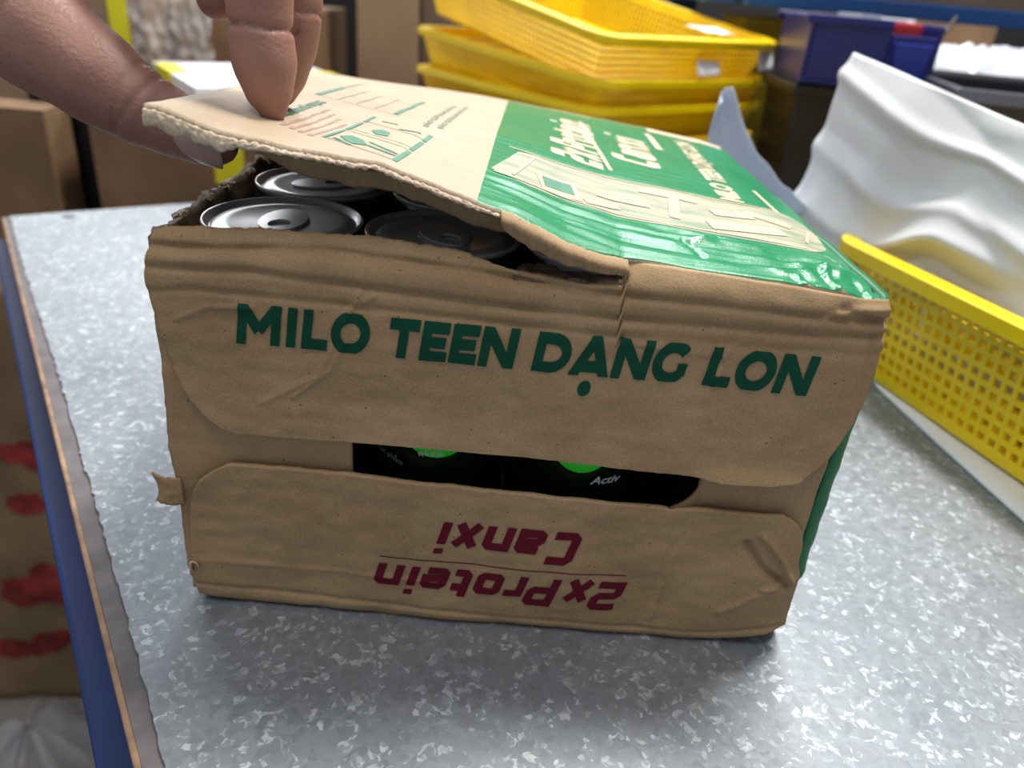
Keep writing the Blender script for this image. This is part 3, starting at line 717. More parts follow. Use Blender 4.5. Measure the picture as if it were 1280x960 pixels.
# ------------------------------------------------------------------ hand pinching the lid
def build_hand():
    mb = MB()
    def chain(P, R, n=20, sub=6):
        pts = []; rr = []
        P = [Vector(p) for p in P]
        for i in range(len(P)-1):
            p0 = P[max(i-1, 0)]; p1 = P[i]; p2 = P[i+1]; p3 = P[min(i+2, len(P)-1)]
            for k in range(sub):
                t = k/sub
                q = .5*((2*p1) + (p2-p0)*t + (2*p0-5*p1+4*p2-p3)*t*t + (3*p1-p0-3*p2+p3)*t**3)
                pts.append(q); rr.append(lerp(R[i], R[i+1], t*t*(3-2*t)))
        pts.append(P[-1]); rr.append(R[-1]); mb.tube(pts, rr, n)
    wrist = (-0.1267, 0.0870, 0.2441)
    # thumb
    chain([(-0.1153, 0.0687, 0.2350), (-0.0811, 0.0551, 0.2082), (-0.0526, 0.0459, 0.1877), (-0.0310, 0.0385, 0.1755), (-0.0175, 0.0360, 0.1680), (-0.0060, 0.0360, 0.1628), (0.0025, 0.0360, 0.1588), (0.0080, 0.0365, 0.1572)],
         [0.0239, 0.0222, 0.0188, 0.0150, 0.0124, 0.0106, 0.0084, 0.0066])
    # index (front finger on the lid)
    chain([(-0.0310, 0.0870, 0.2578), (-0.0013, 0.0710, 0.2486), (0.0192, 0.0528, 0.2236), (0.0215, 0.0459, 0.2070), (0.0221, 0.0434, 0.1928), (0.0232, 0.0414, 0.1825), (0.0247, 0.0397, 0.1734), (0.0256, 0.0391, 0.1694)],
         [0.0142, 0.0125, 0.0114, 0.0106, 0.0099, 0.0101, 0.0076, 0.0048])
    # middle finger, just behind and to the right
    chain([(-0.0310, 0.1075, 0.2623), (0.0010, 0.0915, 0.2578), (0.0215, 0.0756, 0.2304), (0.0249, 0.0687, 0.2122), (0.0255, 0.0653, 0.1973), (0.0243, 0.0636, 0.1871), (0.0221, 0.0625, 0.1768), (0.0209, 0.0625, 0.1723)],
         [0.0142, 0.0125, 0.0116, 0.0108, 0.0100, 0.0098, 0.0082, 0.0064])
    # ring and little fingers, curled higher
    chain([(-0.0378, 0.1257, 0.2578), (-0.0127, 0.1189, 0.2578), (0.0055, 0.1052, 0.2418), (0.0060, 0.0860, 0.2180), (0.0020, 0.0740, 0.2055), (-0.0005, 0.0700, 0.1985)],
         [0.0137, 0.0120, 0.0112, 0.0103, 0.0095, 0.0075])
    chain([(-0.0492, 0.1417, 0.2486), (-0.0287, 0.1417, 0.2509), (-0.0127, 0.1303, 0.2395), (-0.0116, 0.1189, 0.2258), (-0.0150, 0.1132, 0.2156)],
         [0.0125, 0.0105, 0.0097, 0.0089, 0.0071])
    # palm
    for q in ((-0.0310, 0.0870, 0.2578), (-0.0310, 0.1075, 0.2623), (-0.0378, 0.1257, 0.2578), (-0.0492, 0.1417, 0.2486)):
        chain([wrist, (lerp(wrist[0], q[0], .5), lerp(wrist[1], q[1], .55), lerp(wrist[2], q[2], .5)+.004), q],[0.0217, 0.0177, 0.0146])
    chain([(-0.0811, 0.0573, 0.2082), (-0.0560, 0.0710, 0.2270), (-0.0355, 0.0847, 0.2509)],[0.0188, 0.0148, 0.0137])
    chain([(-0.0526, 0.0482, 0.1911), (-0.0492, 0.0642, 0.2144), (-0.0401, 0.0801, 0.2418)],[0.0137, 0.0120, 0.0125])
    chain([(-0.1039, 0.0687, 0.2281), (-0.0720, 0.0756, 0.2350), (-0.0401, 0.0870, 0.2509)],[0.0217, 0.0194, 0.0148])
    # wrist and forearm
    chain([wrist, (-0.1860, 0.0801, 0.2692), (-0.2772, 0.0710, 0.3125), (-0.3912, 0.0619, 0.3638)],[0.0256, 0.0285, 0.0353, 0.0433], 28)
    o = mb.build('hand_skin', M_skin, None, True)
    m = o.modifiers.new('r', 'REMESH'); m.mode = 'VOXEL'; m.voxel_size = .00125; m.use_smooth_shade = True
    m = o.modifiers.new('s', 'SMOOTH'); m.iterations = 9; m.factor = .5
    bake(o)
    # creases at the finger and thumb joints
    CRS = [((.0218, .0425, .1925), (.02, .10, 1), .0010, .0013, .016), ((.0252, .0643, .1965), (.0, .2, 1), .0010, .0011, .016),
           ((-.0150, .036, .1670), (1, 0, -.75), .0010, .0006, .019), ((-.0175, .036, .1683), (1, 0, -.35), .0008, .0006, .019),
           ((-.052, .045, .187), (1, 0, -.7), .0013, .0005, .026), ((.0218, .0434, .2065), (.1, .3, 1), .0010, .0006, .016)]
    me = o.data
    for c, nrm, wd, dp, rad in CRS:
        c = Vector(c); nrm = Vector(nrm).normalized()
        for v in me.vertices:
            d = v.co-c
            if d.length < rad:
                k = abs(d.dot(nrm) + .0006*nz(v.co.x*150, v.co.y*150, v.co.z*150))
                if k < .005: v.co -= v.normal*dp*math.exp(-(k/wd)**2)
    for p in me.polygons: p.use_smooth = True
    return o
root = empty('person', (-.1267, .087, .2441)); tag(root, 'bare hand of a person pinching the lifted carton lid between thumb and fingers', 'person')
hs = build_hand(); hs.parent = root; hs.location = (.1267, -.087, -.2441)
# thumb nail, turned down and towards the camera under the lid
def nail(c, ax, up, L_, w_, cv=.9):
    c = Vector(c); ax = Vector(ax).normalized(); up = (Vector(up)-ax*Vector(up).dot(ax)).normalized(); sd = ax.cross(up)
    R_ = w_/2/math.sin(cv)
    def f(u, v):
        wv = (1-.25*(2*v-1)**4) if v > .5 else 1
        a = (2*u-1)*cv*wv; p = c + ax*((v-.5)*L_ - .0016*abs(2*u-1)**2.5*(1 if v > .5 else -.4)) + sd*R_*math.sin(a) + up*(R_*math.cos(a)-R_)
        p = p - up*.0010*(2*v-1)**2
        return tuple(p-Vector((-.1267, .087, .2441)))
    return grid('nail', 14, 14, f, M_nail, root, .0006, -1)
nail((.0035, .0288, .1540), (1, .10, -.36), (-.15, -.72, -.70), .0165, .0140)

# ------------------------------------------------------------------ perforated plastic trays
def perf(mb, P00, P10, P01, P11, nu_, nv_, fr_=.62):
    P00, P10, P01, P11 = map(Vector, (P00, P10, P01, P11))
    def q(s, t): return P00*(1-s)*(1-t)+P10*s*(1-t)+P01*(1-s)*t+P11*s*t
    m_ = (1-fr_)/2
    base = len(mb.V); idx = {}
    def vid(s, t):
        k = (round(s*1e5), round(t*1e5))
        if k not in idx: idx[k] = len(mb.V); mb.V.append(tuple(q(s, t)))
        return idx[k]
    for j in range(nv_):
        for i in range(nu_):
            s = [(i)/nu_, (i+m_)/nu_, (i+1-m_)/nu_, (i+1)/nu_]; t = [j/nv_, (j+m_)/nv_, (j+1-m_)/nv_, (j+1)/nv_]
            g = [[vid(a, b) for a in s] for b in t]
            o4 = [g[0][0], g[0][3], g[3][3], g[3][0]]; i4 = [g[1][1], g[1][2], g[2][2], g[2][1]]
            for k in range(4): mb.F.append((o4[k], o4[(k+1) % 4], i4[(k+1) % 4], i4[k]))
def tray(name, w_, l_, h_, pitch, label, group, m_, band=.18, taper=.90, rimw=.010, rimh=.007, rings=True):
    """w_ along x, l_ along y; origin at the centre of the bottom"""
    r = empty(name); tag(r, label, 'basket', group)
    X, Y = w_/2, l_/2; x, y = X*taper, Y*taper
    hb = h_*.06; ht = h_*(1-band)
    def lev(z): t = z/h_; return lerp(x, X, t), lerp(y, Y, t)
    corners = lambda z: [(-lev(z)[0], -lev(z)[1], z), (lev(z)[0], -lev(z)[1], z), (lev(z)[0], lev(z)[1], z), (-lev(z)[0], lev(z)[1], z)]
    for k in range(4):
        mb = MB(); a0, a1 = corners(hb)[k], corners(hb)[(k+1) % 4]; b0, b1 = corners(ht)[k], corners(ht)[(k+1) % 4]
        n_ = max(4, int((Vector(a1)-Vector(a0)).length/pitch)); v_ = max(2, int((ht-hb)/pitch))
        perf(mb, a0, a1, b0, b1, n_, v_)
        c0, c1 = corners(h_)[k], corners(h_)[(k+1) % 4]; mb.quad(b0, b1, c1, c0)
        d0, d1 = corners(0)[k], corners(0)[(k+1) % 4]; mb.quad(d0, d1, a1, a0)
        o = mb.build('side_wall', m_, r); m = o.modifiers.new('s', 'SOLIDIFY'); m.thickness = .0022; m.offset = 0
    mb = MB(); c = corners(.001); perf(mb, c[0], c[1], c[3], c[2], max(4, int(w_/pitch/1.6)), max(4, int(l_/pitch/1.6)), .5)
    o = mb.build('base', m_, r); m = o.modifiers.new('s', 'SOLIDIFY'); m.thickness = .002; m.offset = 0
    # rim: rounded rectangular ring with a lip
    V = []; Fq = []; rc = .016; path = []
    for cx, cy, a0 in ((X-rc, Y-rc, 0), (-X+rc, Y-rc, 90), (-X+rc, -Y+rc, 180), (X-rc, -Y+rc, 270)):
        for k in range(7): a = math.radians(a0+15*k); path.append((cx, cy, math.cos(a), math.sin(a)))
    sec = [(-.001, 0), (rimw, 0), (rimw, -rimh), (rimw-.002, -rimh), (rimw-.002, -.002), (-.001, -.002)]
    for cx, cy, ca, sa in path:
        for o_, z in sec: V.append((cx+(rc+o_)*ca, cy+(rc+o_)*sa, h_+z))
    n = len(path); k6 = len(sec)
    for i in range(n):
        for k in range(k6): Fq.append((i*k6+k, i*k6+(k+1) % k6, ((i+1) % n)*k6+(k+1) % k6, ((i+1) % n)*k6+k))
    o = mesh('rim', V, Fq, m_, r, False); m = o.modifiers.new('b', 'BEVEL'); m.width = .0008; m.segments = 2
    return r
# stack behind the carton
e1 = Vector((-.637, .771, 0)); e2 = Vector((.771, .637, 0)); NC = Vector((.163, .530, 0)); SA = math.atan2(.637, .771)
cw, cl = .245, .300
cen = NC + e2*(cw/2) + e1*(cl/2)
lab = ['lowest yellow perforated basket of the stack behind the carton', 'second lowest yellow perforated basket of the stack, mostly behind the carton', 'middle yellow perforated basket of the stack behind the carton',
       'fourth yellow perforated basket up the stack, just under the topmost one', 'topmost yellow perforated basket of the stack, tilted, with white paper scraps on its rim']
tr = tray('basket', cw, cl, .050, .0062, lab[0], 'stacked yellow baskets', M_yeld)
zs = [.0005, .0405, .0805, .110]; zs = [.0005, .034, .074, .116]
hts = []
for k in range(5):
    t_ = tr if k == 0 else copy_tree(tr)
    t_['label'] = lab[k]
    t_.location = (cen.x, cen.y, [.0015, .033, .065, .0985, .1510][k]); t_.rotation_euler = (math.radians([0, 0, 0, 3.4, 9.0][k]), 0, SA + [.0, .02, -.01, .01, .0][k])
    if k > 1:
        for c in t_.children: c.data = c.data.copy(); c.data.materials[0] = M_yel

# ------------------------------------------------------------------ right basket with white bag
bd = Vector((.30, -.954, 0)).normalized(); bn = Vector((-bd.y, bd.x, 0))      # bn points away from the carton (to the right)
bn = Vector((.954, .30, 0))
bw, bl_, bh = .20, .40, .077
ang = math.atan2(bn.y, bn.x)
q0 = Vector((.3643, .166, 0)) - bd*.185          # a point on the lower near edge
cb = q0 + bn*(bw*.93/2) + bd*.262
big = tray('basket', bw, bl_, bh, .0072, 'yellow perforated basket on the white sheet right of the carton, filled with a white bag', None, M_yel, band=.12, taper=.95, rimw=.011, rimh=.009)
big.location = (cb.x, cb.y, .0045); big.rotation_euler = (0, 0, ang)
# white sheet under the basket
def sheet(u, v):
    a = Vector((.336, .30, 0)) if False else None
    xl_ = table([0, .356, .48, .618, .8, 1], [.3445, .3420, .3500, .3600, .372, .385])(v); y = lerp(.40, -.10, v)
    x = lerp(xl_, .72, u); return (x, y, .0012 + .0004*nz(u*6, v*6)*ss(0, .2, u))
tag(grid('foam_sheet', 30, 40, sheet, M_white, None, .0018, 0), 'flat white sheet on the bench under the yellow basket at right', 'sheet')
# white bag standing in the basket, its front bulging over the rim
A0 = q0 + bn*.004 - bd*.020; A1 = q0 + bn*.004 + bd*.36
def bagf(u, v):
    p = A0.lerp(A1, u); n = Vector((-.90, -.43, 0))
    top = lerp(.186, .1280, u) ; bot = lerp(.025, .066, ss(.22, .38, u))
    z = lerp(bot, top, v)
    fold = .006*nz(u*3.2+v*1.3, v*2.6-u, 2) + .006*(abs(nz(u*4+v*3, v*3-u*2, 6))-.2) + lerp(.016, .010, ss(.05, .5, v))*(1-ss(.16, .32, u))
    # diagonal folds falling from the upper left to the lower right
    d1 = (v - (.92 - .35*u)); d2 = (v-(.62-.30*u)); d3 = ((u-.62)-.35*(1-v)); d4 = (v-(.38-.10*u))
    fold += .0045*math.exp(-(d1/.030)**2)*ss(1, .1, u) + .0060*math.exp(-(d2/.05)**2)*(1-u) + .013*math.exp(-(d3/.045)**2)*(1-ss(.55, .9, v)) + .004*math.exp(-(d4/.04)**2)*(1-ss(.3, .6, u))
    bulge = .014*math.sin(math.pi*min(1, .10+v*.85))**.8 * (.25+.75*u) - .004 + .022*ss(.45, .8, u)*math.exp(-((v-.12)/.14)**2)*1.0
    lean = -.026*v
    dx = .004*(v)*(1-u)      # left edge leans
    pp = p + n*(fold + bulge + lean) + (A1-A0).normalized()*dx*.9
    return (pp.x, pp.y, z + .003*nz(u*5, 3)*v)
wbag = empty('white_bag', tuple(cb + Vector((0, 0, .01)))); tag(wbag, 'large creased white plastic bag standing in the yellow basket at right', 'bag')
def reloc(o, r): o.parent = r; o.location = o.location - r.location; return o
reloc(grid('front_sheet', 110, 80, bagf, M_cloth, None, .0010, 0), wbag)
def bagb(u, v):
    a = Vector(bagf(u, 1)); c = a + Vector((.12+.04*nz(u*4, 1), .05, -.045))
    p = a.lerp(c, v); p.z = a.z + (-.045*v) + .004*math.sin(v*9)*v; return tuple(p)
reloc(grid('back_sheet', 40, 14, bagb, M_cloth, None, .0010, 0), wbag)
def bagin(u, v):   # part of the bag that lies low in the basket, seen through the holes
    p = (q0 + bn*(.013+.004*nz(u*7, v*5)) + bd*(lerp(.205, .41, u)))
    z = lerp(.012+.03*(1-ss(0, .35, u)), .080, v); return (p.x, p.y, z)
reloc(grid('lower_fold', 30, 14, bagin, M_cloth, None, .001, 0), wbag)
def bagin2(u, v):
    p = (q0 + bn*(.013+.003*nz(u*9, v*5)) + bd*(lerp(.03, .205, u))); c = .060 - .01*u
    z = lerp(c+.001, .084, v) ; return (p.x, p.y, z)
reloc(grid('lower_fold', 30, 10, bagin2, M_cloth, None, .001, 0), wbag)
def bagin3(u, v):
    p = (q0 + bn*(.012+.003*nz(u*9, v*5)) + bd*(lerp(.04, .205, u))); c = .032+.008*ss(.7, 1, u)
    z = c + (v-.5)*.012*(1+.5*nz(u*6, 2)); return (p.x, p.y, z)
reloc(grid('lower_fold', 30, 6, bagin3, M_cloth, None, .001, 0), wbag)

# curved translucent film rising between the stack and the bag
def film(u, v):
    t = v; c = Vector((.238, .335, .155)).lerp(Vector((.296, .330, .074)), t**1.0)
    c.x -= .016*math.sin(math.pi*t); 
    wd = lerp(.004, .046, t**.7); s = u-.5
    return (c.x + s*wd, c.y + .022*math.cos(s*2.6)*1.0 + .002*nz(u*4, v*5), c.z + s*.010 + .002*nz(u*5, v*9, 3))
tag(grid('film_roll', 16, 40, film, M_film, None, .0008, 0), 'curled translucent plastic film sticking up between the yellow stack and the white bag', 'film')

# ------------------------------------------------------------------ blue bin on a black crate, black tote, shelf beam
def crate(name, lo, hi, m_, label, cat, wall=.006, rimm=None, taper=.93, rz=0, grp=None):
    cx, cy = (lo[0]+hi[0])/2, (lo[1]+hi[1])/2; r = empty(name, (cx, cy, lo[2]), (0, 0, rz)); tag(r, label, cat, grp)
    X, Y, Hh = (hi[0]-lo[0])/2, (hi[1]-lo[1])/2, hi[2]-lo[2]
    mb = MB(); V = []
    for (x, y, z) in ((X*taper, Y*taper, 0), (X, Y, Hh), (X-wall, Y-wall, Hh), (X*taper-wall, Y*taper-wall, wall)):
        V += [(-x, -y, z), (x, -y, z), (x, y, z), (-x, y, z)]
    Fq = [(3, 2, 1, 0), (12, 13, 14, 15)]
    for l in range(3):
        for k in range(4): Fq.append((4*l+k, 4*l+(k+1) % 4, 4*l+4+(k+1) % 4, 4*l+4+k))
    o = mesh('body', V, Fq, m_, r, False); b = o.modifiers.new('b', 'BEVEL'); b.width = .003; b.segments = 2
    mb = MB()
    for a, b2 in (((-X-.006, -Y-.006, Hh-.008), (X+.006, -Y+.002, Hh+.002)), ((-X-.006, Y-.002, Hh-.008), (X+.006, Y+.006, Hh+.002)),
                 ((-X-.006, -Y+.002, Hh-.008), (-X+.002, Y-.002, Hh+.002)), ((X-.002, -Y+.002, Hh-.008), (X+.006, Y-.002, Hh+.002))): mb.box(a, b2)
    mb.build('rim', rimm or m_, r, False, .0015)
    return r
crate('black_crate', (.355, .56, .001), (.458, .668, .146), M_black, 'black plastic crate under the blue bin behind the bag', 'crate')
# blue parts bin with a scooped front
bb = empty('parts_bin', (.408, .600, .150), (0, 0, -.05)); tag(bb, 'dark blue plastic parts bin on the black crate, with a scooped front', 'bin')
pro = [(-.055, 0), (.055, 0), (.055, .056), (.018, .052), (-.005, .034), (-.04, .030), (-.055, .048)]
mb = MB()
mb.box((-.056, -.055, 0), (.060, .055, .004)); mb.box((-.056, .051, .004), (.060, .055, .056)); mb.box((-.056, -.055, .004), (-.052, .051, .056)); mb.box((.056, -.055, .004), (.060, .051, .056))
mb.box((-.052, -.055, .004), (.016, -.051, .052)); mb.box((.016, -.056, .004), (.056, -.051, .046)); mb.build('body', M_navy, bb, False, .0015)
for a_, b_ in (((-.062, -.060, .050), (.014, -.053, .057)), ((-.062, .055, .050), (.066, .060, .057))):
    mb = MB(); mb.box(a_, b_); mb.build('rim', M_navy, bb, False, .001)
mb = MB(); mb.box((.018, -.0605, .004), (.054, -.056, .040), None, .7); mb.build('scoop', mat('blue_bin_light', (.02, .03, .25), .2), bb, False, .002)
mb = MB(); mb.box((-.014, -.050, .0042), (.004, .02, .060)); o = mb.build('part_box', M_white); o.location = bb.location; o.rotation_euler = bb.rotation_euler; tag(o, 'small white carton sticking out of the blue bin', 'box')
mb = MB(); mb.box((.016, -.048, .0042), (.044, -.018, .0560)); o = mb.build('red_box', M_red, None, False, .003); o.location = bb.location; o.rotation_euler = bb.rotation_euler; tag(o, 'small red packet sticking out of the blue bin', 'box')
tote = crate('black_tote', (.465, .41, .001), (.765, .64, .163), M_black, 'open black plastic tote behind the white bag at the right edge', 'crate', rimm=M_blackrim, rz=-.20)
# shelf beam with a dark shelf board over it
sh = empty('shelf_rack', (.9, .8, -.80)); tag(sh, 'blue steel shelf beam with a dark board crossing the top right of the picture', 'shelf')
mb = MB(); mb.box((.325, .70, .2085), (1.5, .735, .2245)); reloc(mb.build('beam', M_bluebeam, None, False, .001), sh)
mb = MB(); mb.box((.325, .702, .2255), (1.5, 1.02, .245)); reloc(mb.build('shelf_board', M_cartond), sh)
mb = MB(); mb.box((.325, .985, .2085), (1.5, 1.02, .2245)); reloc(mb.build('beam', M_bluebeam, None, False, .001), sh)
for x, y in ((1.5, .70), (1.5, .985), (.288, .985)):
    mb = MB(); mb.box((x, y, -.80), (x+.036, y+.036, .32)); reloc(mb.build('post', M_bluebeam, None, False, .001), sh)
mb = MB(); mb.box((.288, .737, .2085), (.3245, .985, .2245)); reloc(mb.build('beam', M_bluebeam, None, False, .001), sh)
# cable hanging from the beam into the tote
mb = MB(); mb.tube([(.545, .698, .214), (.530, .685, .196), (.52, .67, .176), (.515, .663, .150), (.515, .662, .10)], .0022, 8); tag(mb.build('cable', M_black, None, True), 'thin black cable hanging from the blue beam behind the bag', 'cable')
# cardboard box with white label, and bubble wrap heap, on a trolley table behind
mb = MB(); mb.box((.50, 1.03, -.80), (1.7, 1.75, .100)); tag(mb.build('pallet_box', M_cartond, None, False, .003), 'large brown carton behind the workbench carrying the bubble wrap at right', 'carton')
cbx = empty('carton', (.70, 1.28, .101)); tag(cbx, 'brown carton with a white label behind the bubble wrap at right', 'carton')
mb = MB(); mb.box((-.09, -.06, 0), (.17, .10, .118)); mb.build('body', M_carton, cbx, False, .002)
mb = MB(); mb.box((-.035, -.0615, .060), (.030, -.0601, .115)); mb.build('label', M_white, cbx)
def heap(u, v):
    x = lerp(.47, 1.15, u); y = lerp(1.04, 1.21, v); z = .101 + .070*math.sin(math.pi*v)**.6*math.sin(math.pi*min(1, .08+u*.9))**.5*(1+.25*fr(u*8, v*4)) + .012*abs(nz(u*30, v*16, 3))
    return (x, y, z)
M_bub = mat('bubble_wrap', (.75, .78, .84), rough=.25, var=.1, vscale=40, spec=.7)
tag(grid('bubble_wrap', 120, 40, heap, M_bub), 'crumpled heap of white bubble wrap behind the black tote', 'packaging')
# mustard tray seen behind the stack
crate('yellow_crate', (.345, .765, .001), (.435, .865, .195), mat('mustard_plastic', (.35, .27, .01), .5), 'mustard yellow crate between the stack and the blue bin', 'crate')

# paper scraps on the top basket
def scrap(name, c, w_, d_, rz, ry, lab_):
    R_ = Matrix.Translation(c) @ Matrix.Rotation(rz, 4, 'Z') @ Matrix.Rotation(ry, 4, 'X')
    def f(u, v): return tuple(R_ @ Vector(((u-.5)*w_*(1+.25*nz(v*3, 2)), (v-.5)*d_*(1+.3*nz(u*3, 5)), .002*nz(u*3, v*3))))
    tag(grid(name, 8, 6, f, M_white, None, .0008, 0), lab_, 'paper')
scrap('paper_scrap', Vector((.280, .640, .1835)), .038, .034, .6, .12, 'white paper scrap lying on the rim of the topmost yellow basket')
scrap('paper_scrap', Vector((.2790, .6130, .1500)), .034, .014, .69, 1.2, 'thin pale paper strip on the end wall of the yellow stack')
scrap('paper_scrap', Vector((.350, .6750, .1580)), .024, .020, .69, 1.3, 'grey white scrap at the right corner of the yellow stack')

# ------------------------------------------------------------------ background left: cartons behind the bench
def carton_box(lo, hi, m_, label, rz=0, tape=None, flap=True, name='carton'):
    cx, cy = (lo[0]+hi[0])/2, (lo[1]+hi[1])/2; r = empty(name, (cx, cy, lo[2]), (0, 0, rz)); tag(r, label, 'carton')
    X, Y, Hh = (hi[0]-lo[0])/2, (hi[1]-lo[1])/2, hi[2]-lo[2]
    mb = MB(); mb.box((-X, -Y, 0), (X, Y, Hh-.003)); mb.build('body', m_, r, False, .002)
    for s in (-1, 1):
        mb = MB(); mb.box((-X, min(s*.002, s*Y), Hh-.003), (X, max(s*.002, s*Y), Hh)); mb.build('top_flap', m_, r, False, .0008)
    if tape is not None:
        x0, x1, z0, z1 = tape
        mb = MB(); mb.box((x0, -Y-.0012, z0), (x1, -Y-.0001, z1)); mb.build('tape', M_ytape, r)['label'] = 'yellow packing tape'
    return r
# low shelf / pallet carrying them
def carton_at(lo, hi, m_, label, **k): return carton_box(lo, hi, m_, label, **k)
mb = MB(); mb.box((-1.1, .625, -.135), (-.02, 1.6, -.115)); pl = mb.build('shelf_board', M_carton)
lr = empty('storage_shelf', (-.5, 1.1, -.80)); tag(lr, 'low shelf with a brown board behind the bench carrying the cartons', 'shelf'); reloc(pl, lr)
for x in (-1.1, -.06):
    for y in (.90, 1.56):
        mb = MB(); mb.box((x, y, -.80), (x+.04, y+.04, -.135)); reloc(mb.build('post', M_cartond), lr)
carton_box((-.372, .64, -.114), (-.085, .92, .061), M_carton, 'brown carton with yellow tape directly behind the bench, left of the carton', tape=(-.008, .025, .10-.0, .165))
carton_box((-.62, .64, -.114), (-.418, .69, .048), M_carton, 'brown carton at the left edge behind the bench corner, beside the dark gap')
mb = MB(); mb.box((-.47, .70, -.114), (-.377, .85, .07)); tag(mb.build('gap_shade_block', M_black, None, False, .002), 'black block added for the shade in the gap between the two low cartons', 'box')  # black block put in to give the shade between the cartons
# white box with pale text and yellow corner
wbx = empty('white_box', (-.231, .7875, .0615), (0, 0, TA)); tag(wbx, 'flat white box with faint lettering and yellow corners behind the fingers', 'box')
mb = MB(); mb.box((-.10, -.11, 0), (.10, .11, .024)); mb.build('body', M_white, wbx, False, .001)
font_mesh('lettering', 'FRAGILE', lambda s, t: Vector((-.04+s*.10, -.06+t*.028, .0246)), mat('faded_blue_ink', (.45, .52, .62), .5), wbx, 'faded pale lettering on the white box', 1, .02) if False else None
for k in range(3):
    mb = MB(); mb.box((-.045+.038*k, -.055, .0242), (-.02+.038*k, -.035, .0248)); mb.build('faded_print', mat('faded_ink', (.50, .55, .62), .5), wbx)
mb = MB(); mb.box((-.1015, .005, .004), (-.078, .085, .0255)); mb.build('yellow_corner', M_ytape, wbx)
mb = MB(); mb.box((.055, -.11, .0242), (.100, .02, .0256)); mb.build('yellow_corner', M_ytape, wbx)
carton_box((-.425, 1.0, -.114), (-.215, 1.2, .150), M_carton, 'tall brown carton wrapped in film behind the white box')
carton_box((-.66, .93, -.114), (-.43, 1.12, .185), M_carton2, 'pale carton with yellow tape behind the hand', tape=(.066, .092, .12, .29))
# crumpled film on that carton
def filmheap(u, v):
    x = lerp(-.44, -.33, u); y = .905 + .010*nz(u*5, v*5); z = lerp(.075, .20, v); return (x, y + .010*nz(u*12, v*9, 2), z)
tag(grid('plastic_film', 40, 30, filmheap, M_bag), 'crumpled clear film hanging on the tall cartons behind the hand', 'film')
carton_box((-.165, 1.05, -.114), (-.075, 1.2, .35), M_carton2, 'tall pale carton between the fingers and the yellow basket stack')
carton_box((-.072, 1.08, -.114), (.05, 1.25, .33), M_cartond, 'tall dark brown carton directly left of the yellow basket stack')
mb = MB(); mb.box((-1.2, 1.75, -.80), (.2, 1.85, .50)); tag(mb.build('dark_screen', M_black), 'black panel standing behind the stored cartons', 'panel')
# carton and red tape roll at the very left edge
mb = MB()
tp = [Vector((.022*math.cos(a), 0, .022*math.sin(a))) for a in np.linspace(0, 2*math.pi, 25)[:-1]]
V = []; Fq = []
for k in range(28):
    a = 2*math.pi*k/28
    for r_, y in ((.024, -.010), (.024, .010), (.013, .010), (.013, -.010)): V.append((r_*math.cos(a), y, r_*math.sin(a)))
for k in range(28):
    for q in range(4): Fq.append((4*k+q, 4*k+(q+1) % 4, 4*((k+1) % 28)+(q+1) % 4, 4*((k+1) % 28)+q))
o = mesh('tape_roll', V, Fq, M_red, None, False); o.location = (-.397, .435, -.012); o.rotation_euler = (0, 0, .5); tag(o, 'roll of red tape at the left picture edge by the bench corner', 'tape')

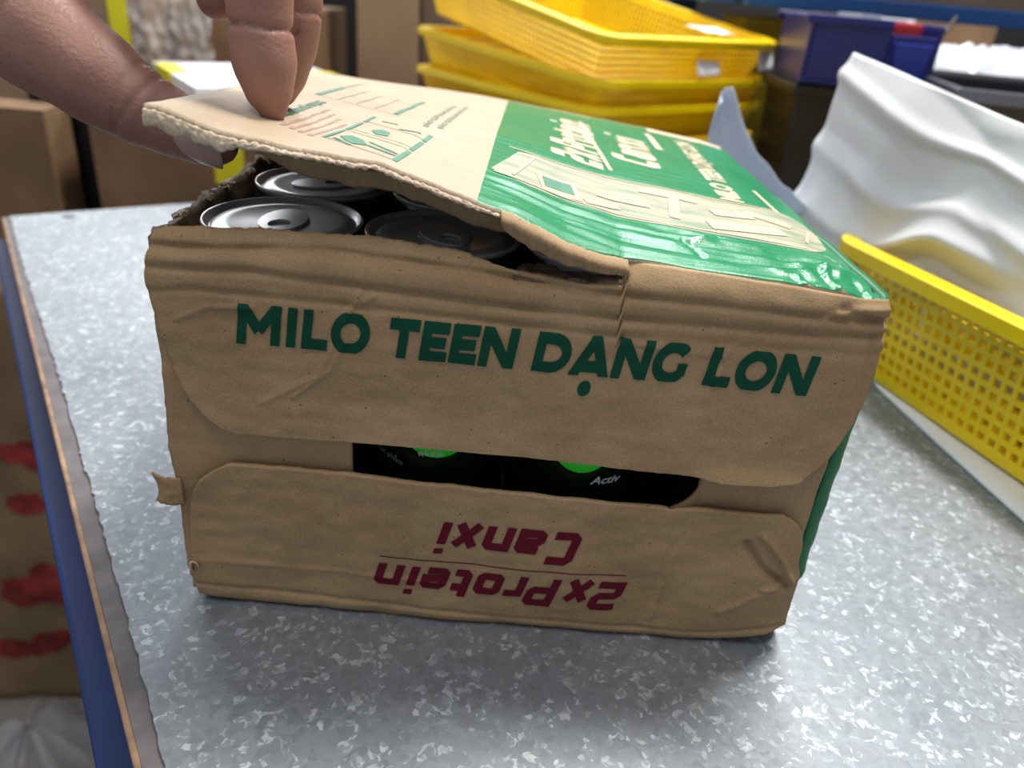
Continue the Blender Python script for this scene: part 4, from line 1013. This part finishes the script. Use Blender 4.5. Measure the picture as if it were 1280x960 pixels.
# ------------------------------------------------------------------ below the bench on the left: printed sack, cartons, clear bag
sk = empty('paper_sack', (-.60, .62, -.80)); tag(sk, 'brown paper sack with red blotchy print standing on the floor left of the bench', 'sack')
SX0, SX1 = -.92, -.35
def sackf(u, v):
    x = lerp(SX0, SX1, u); z = lerp(-.80, -.141, v); y = .62 - .05*math.sin(math.pi*u)**.5 + .012*fr(u*5, v*4, 2) + .03*v
    return (x, y, z)
reloc(grid('front_side', 40, 40, sackf, M_sack, None, .004, 1), sk)
reloc(grid('back_side', 20, 20, lambda u, v: (lerp(SX0, SX1, u), .80 + .03*math.sin(math.pi*u), lerp(-.80, -.141, v)), M_sack, None, .004, 0), sk)
reloc(grid('top_side', 20, 10, lambda u, v: (lerp(SX0, SX1, u), lerp(sackf(u, 1)[1], .80, v), -.141+.0*math.sin(math.pi*v)), M_sack, None, .004, 0), sk)
random.seed(7)
for cxp, czp, rx_, rz_, rot in ((-.422, -.154, .014, .026, 0), (-.484, -.375, .028, .022, -.3), (-.455, -.392, .022, .018, -.4), (-.515, -.372, .022, .014, 0), (-.444, -.492, .030, .028, .1),
                                (-.513, -.447, .028, .016, .2), (-.535, -.585, .032, .028, 0), (-.480, -.590, .040, .022, -.1), (-.505, -.560, .02, .02, .3), (-.575, -.700, .03, .02, .3), (-.52, -.685, .045, .018, .5),
                                (-.60, -.42, .05, .02, .1), (-.43, -.300, .02, .02, .3), (-.62, -.56, .04, .03, 0), (-.66, -.33, .04, .02, .3), (-.400, -.62, .03, .02, 0), (-.40, -.22, .02, .015, .4)):
    def bl(u, v, c=(cxp, czp), r=(rx_, rz_), rot=rot):
        a = u*2*math.pi; k = v*(1+.35*fr(math.cos(a)*1.5+c[0]*30, math.sin(a)*1.5, c[1]*9)); dx = r[0]*k*math.cos(a); dz = r[1]*k*math.sin(a)
        x = c[0]+dx*math.cos(rot)-dz*math.sin(rot); z = c[1]+dx*math.sin(rot)+dz*math.cos(rot)
        uu = (x-SX0)/(SX1-SX0); vv = (z+.80)/.659; uu = min(.999, max(.001, uu)); vv = min(1, max(0, vv))
        return (x, sackf(uu, vv)[1]-.0052, z)
    reloc(grid('red_print', 24, 4, bl, M_redink, None), sk)
def blob(u, v):
    a = u*2*math.pi; b = v*math.pi; r = 1+.14*fr(3*math.cos(a), 3*math.sin(a), 3*v)+.05*abs(nz(9*math.cos(a), 9*math.sin(a), 9*v))
    return (-.375+.065*r*math.sin(b)*math.cos(a), .33+.08*r*math.sin(b)*math.sin(a), -.64+.10*r*math.cos(b))
tag(grid('clear_bag', 60, 40, blob, M_bag), 'crumpled clear plastic bag at the lower left beside the bench', 'bag')
mb = MB(); mb.box((-.48, .24, -.80), (-.27, .43, -.738)); tag(mb.build('floor_carton', M_cartond, None, False, .003), 'dark carton on the floor under the clear plastic bag', 'carton')
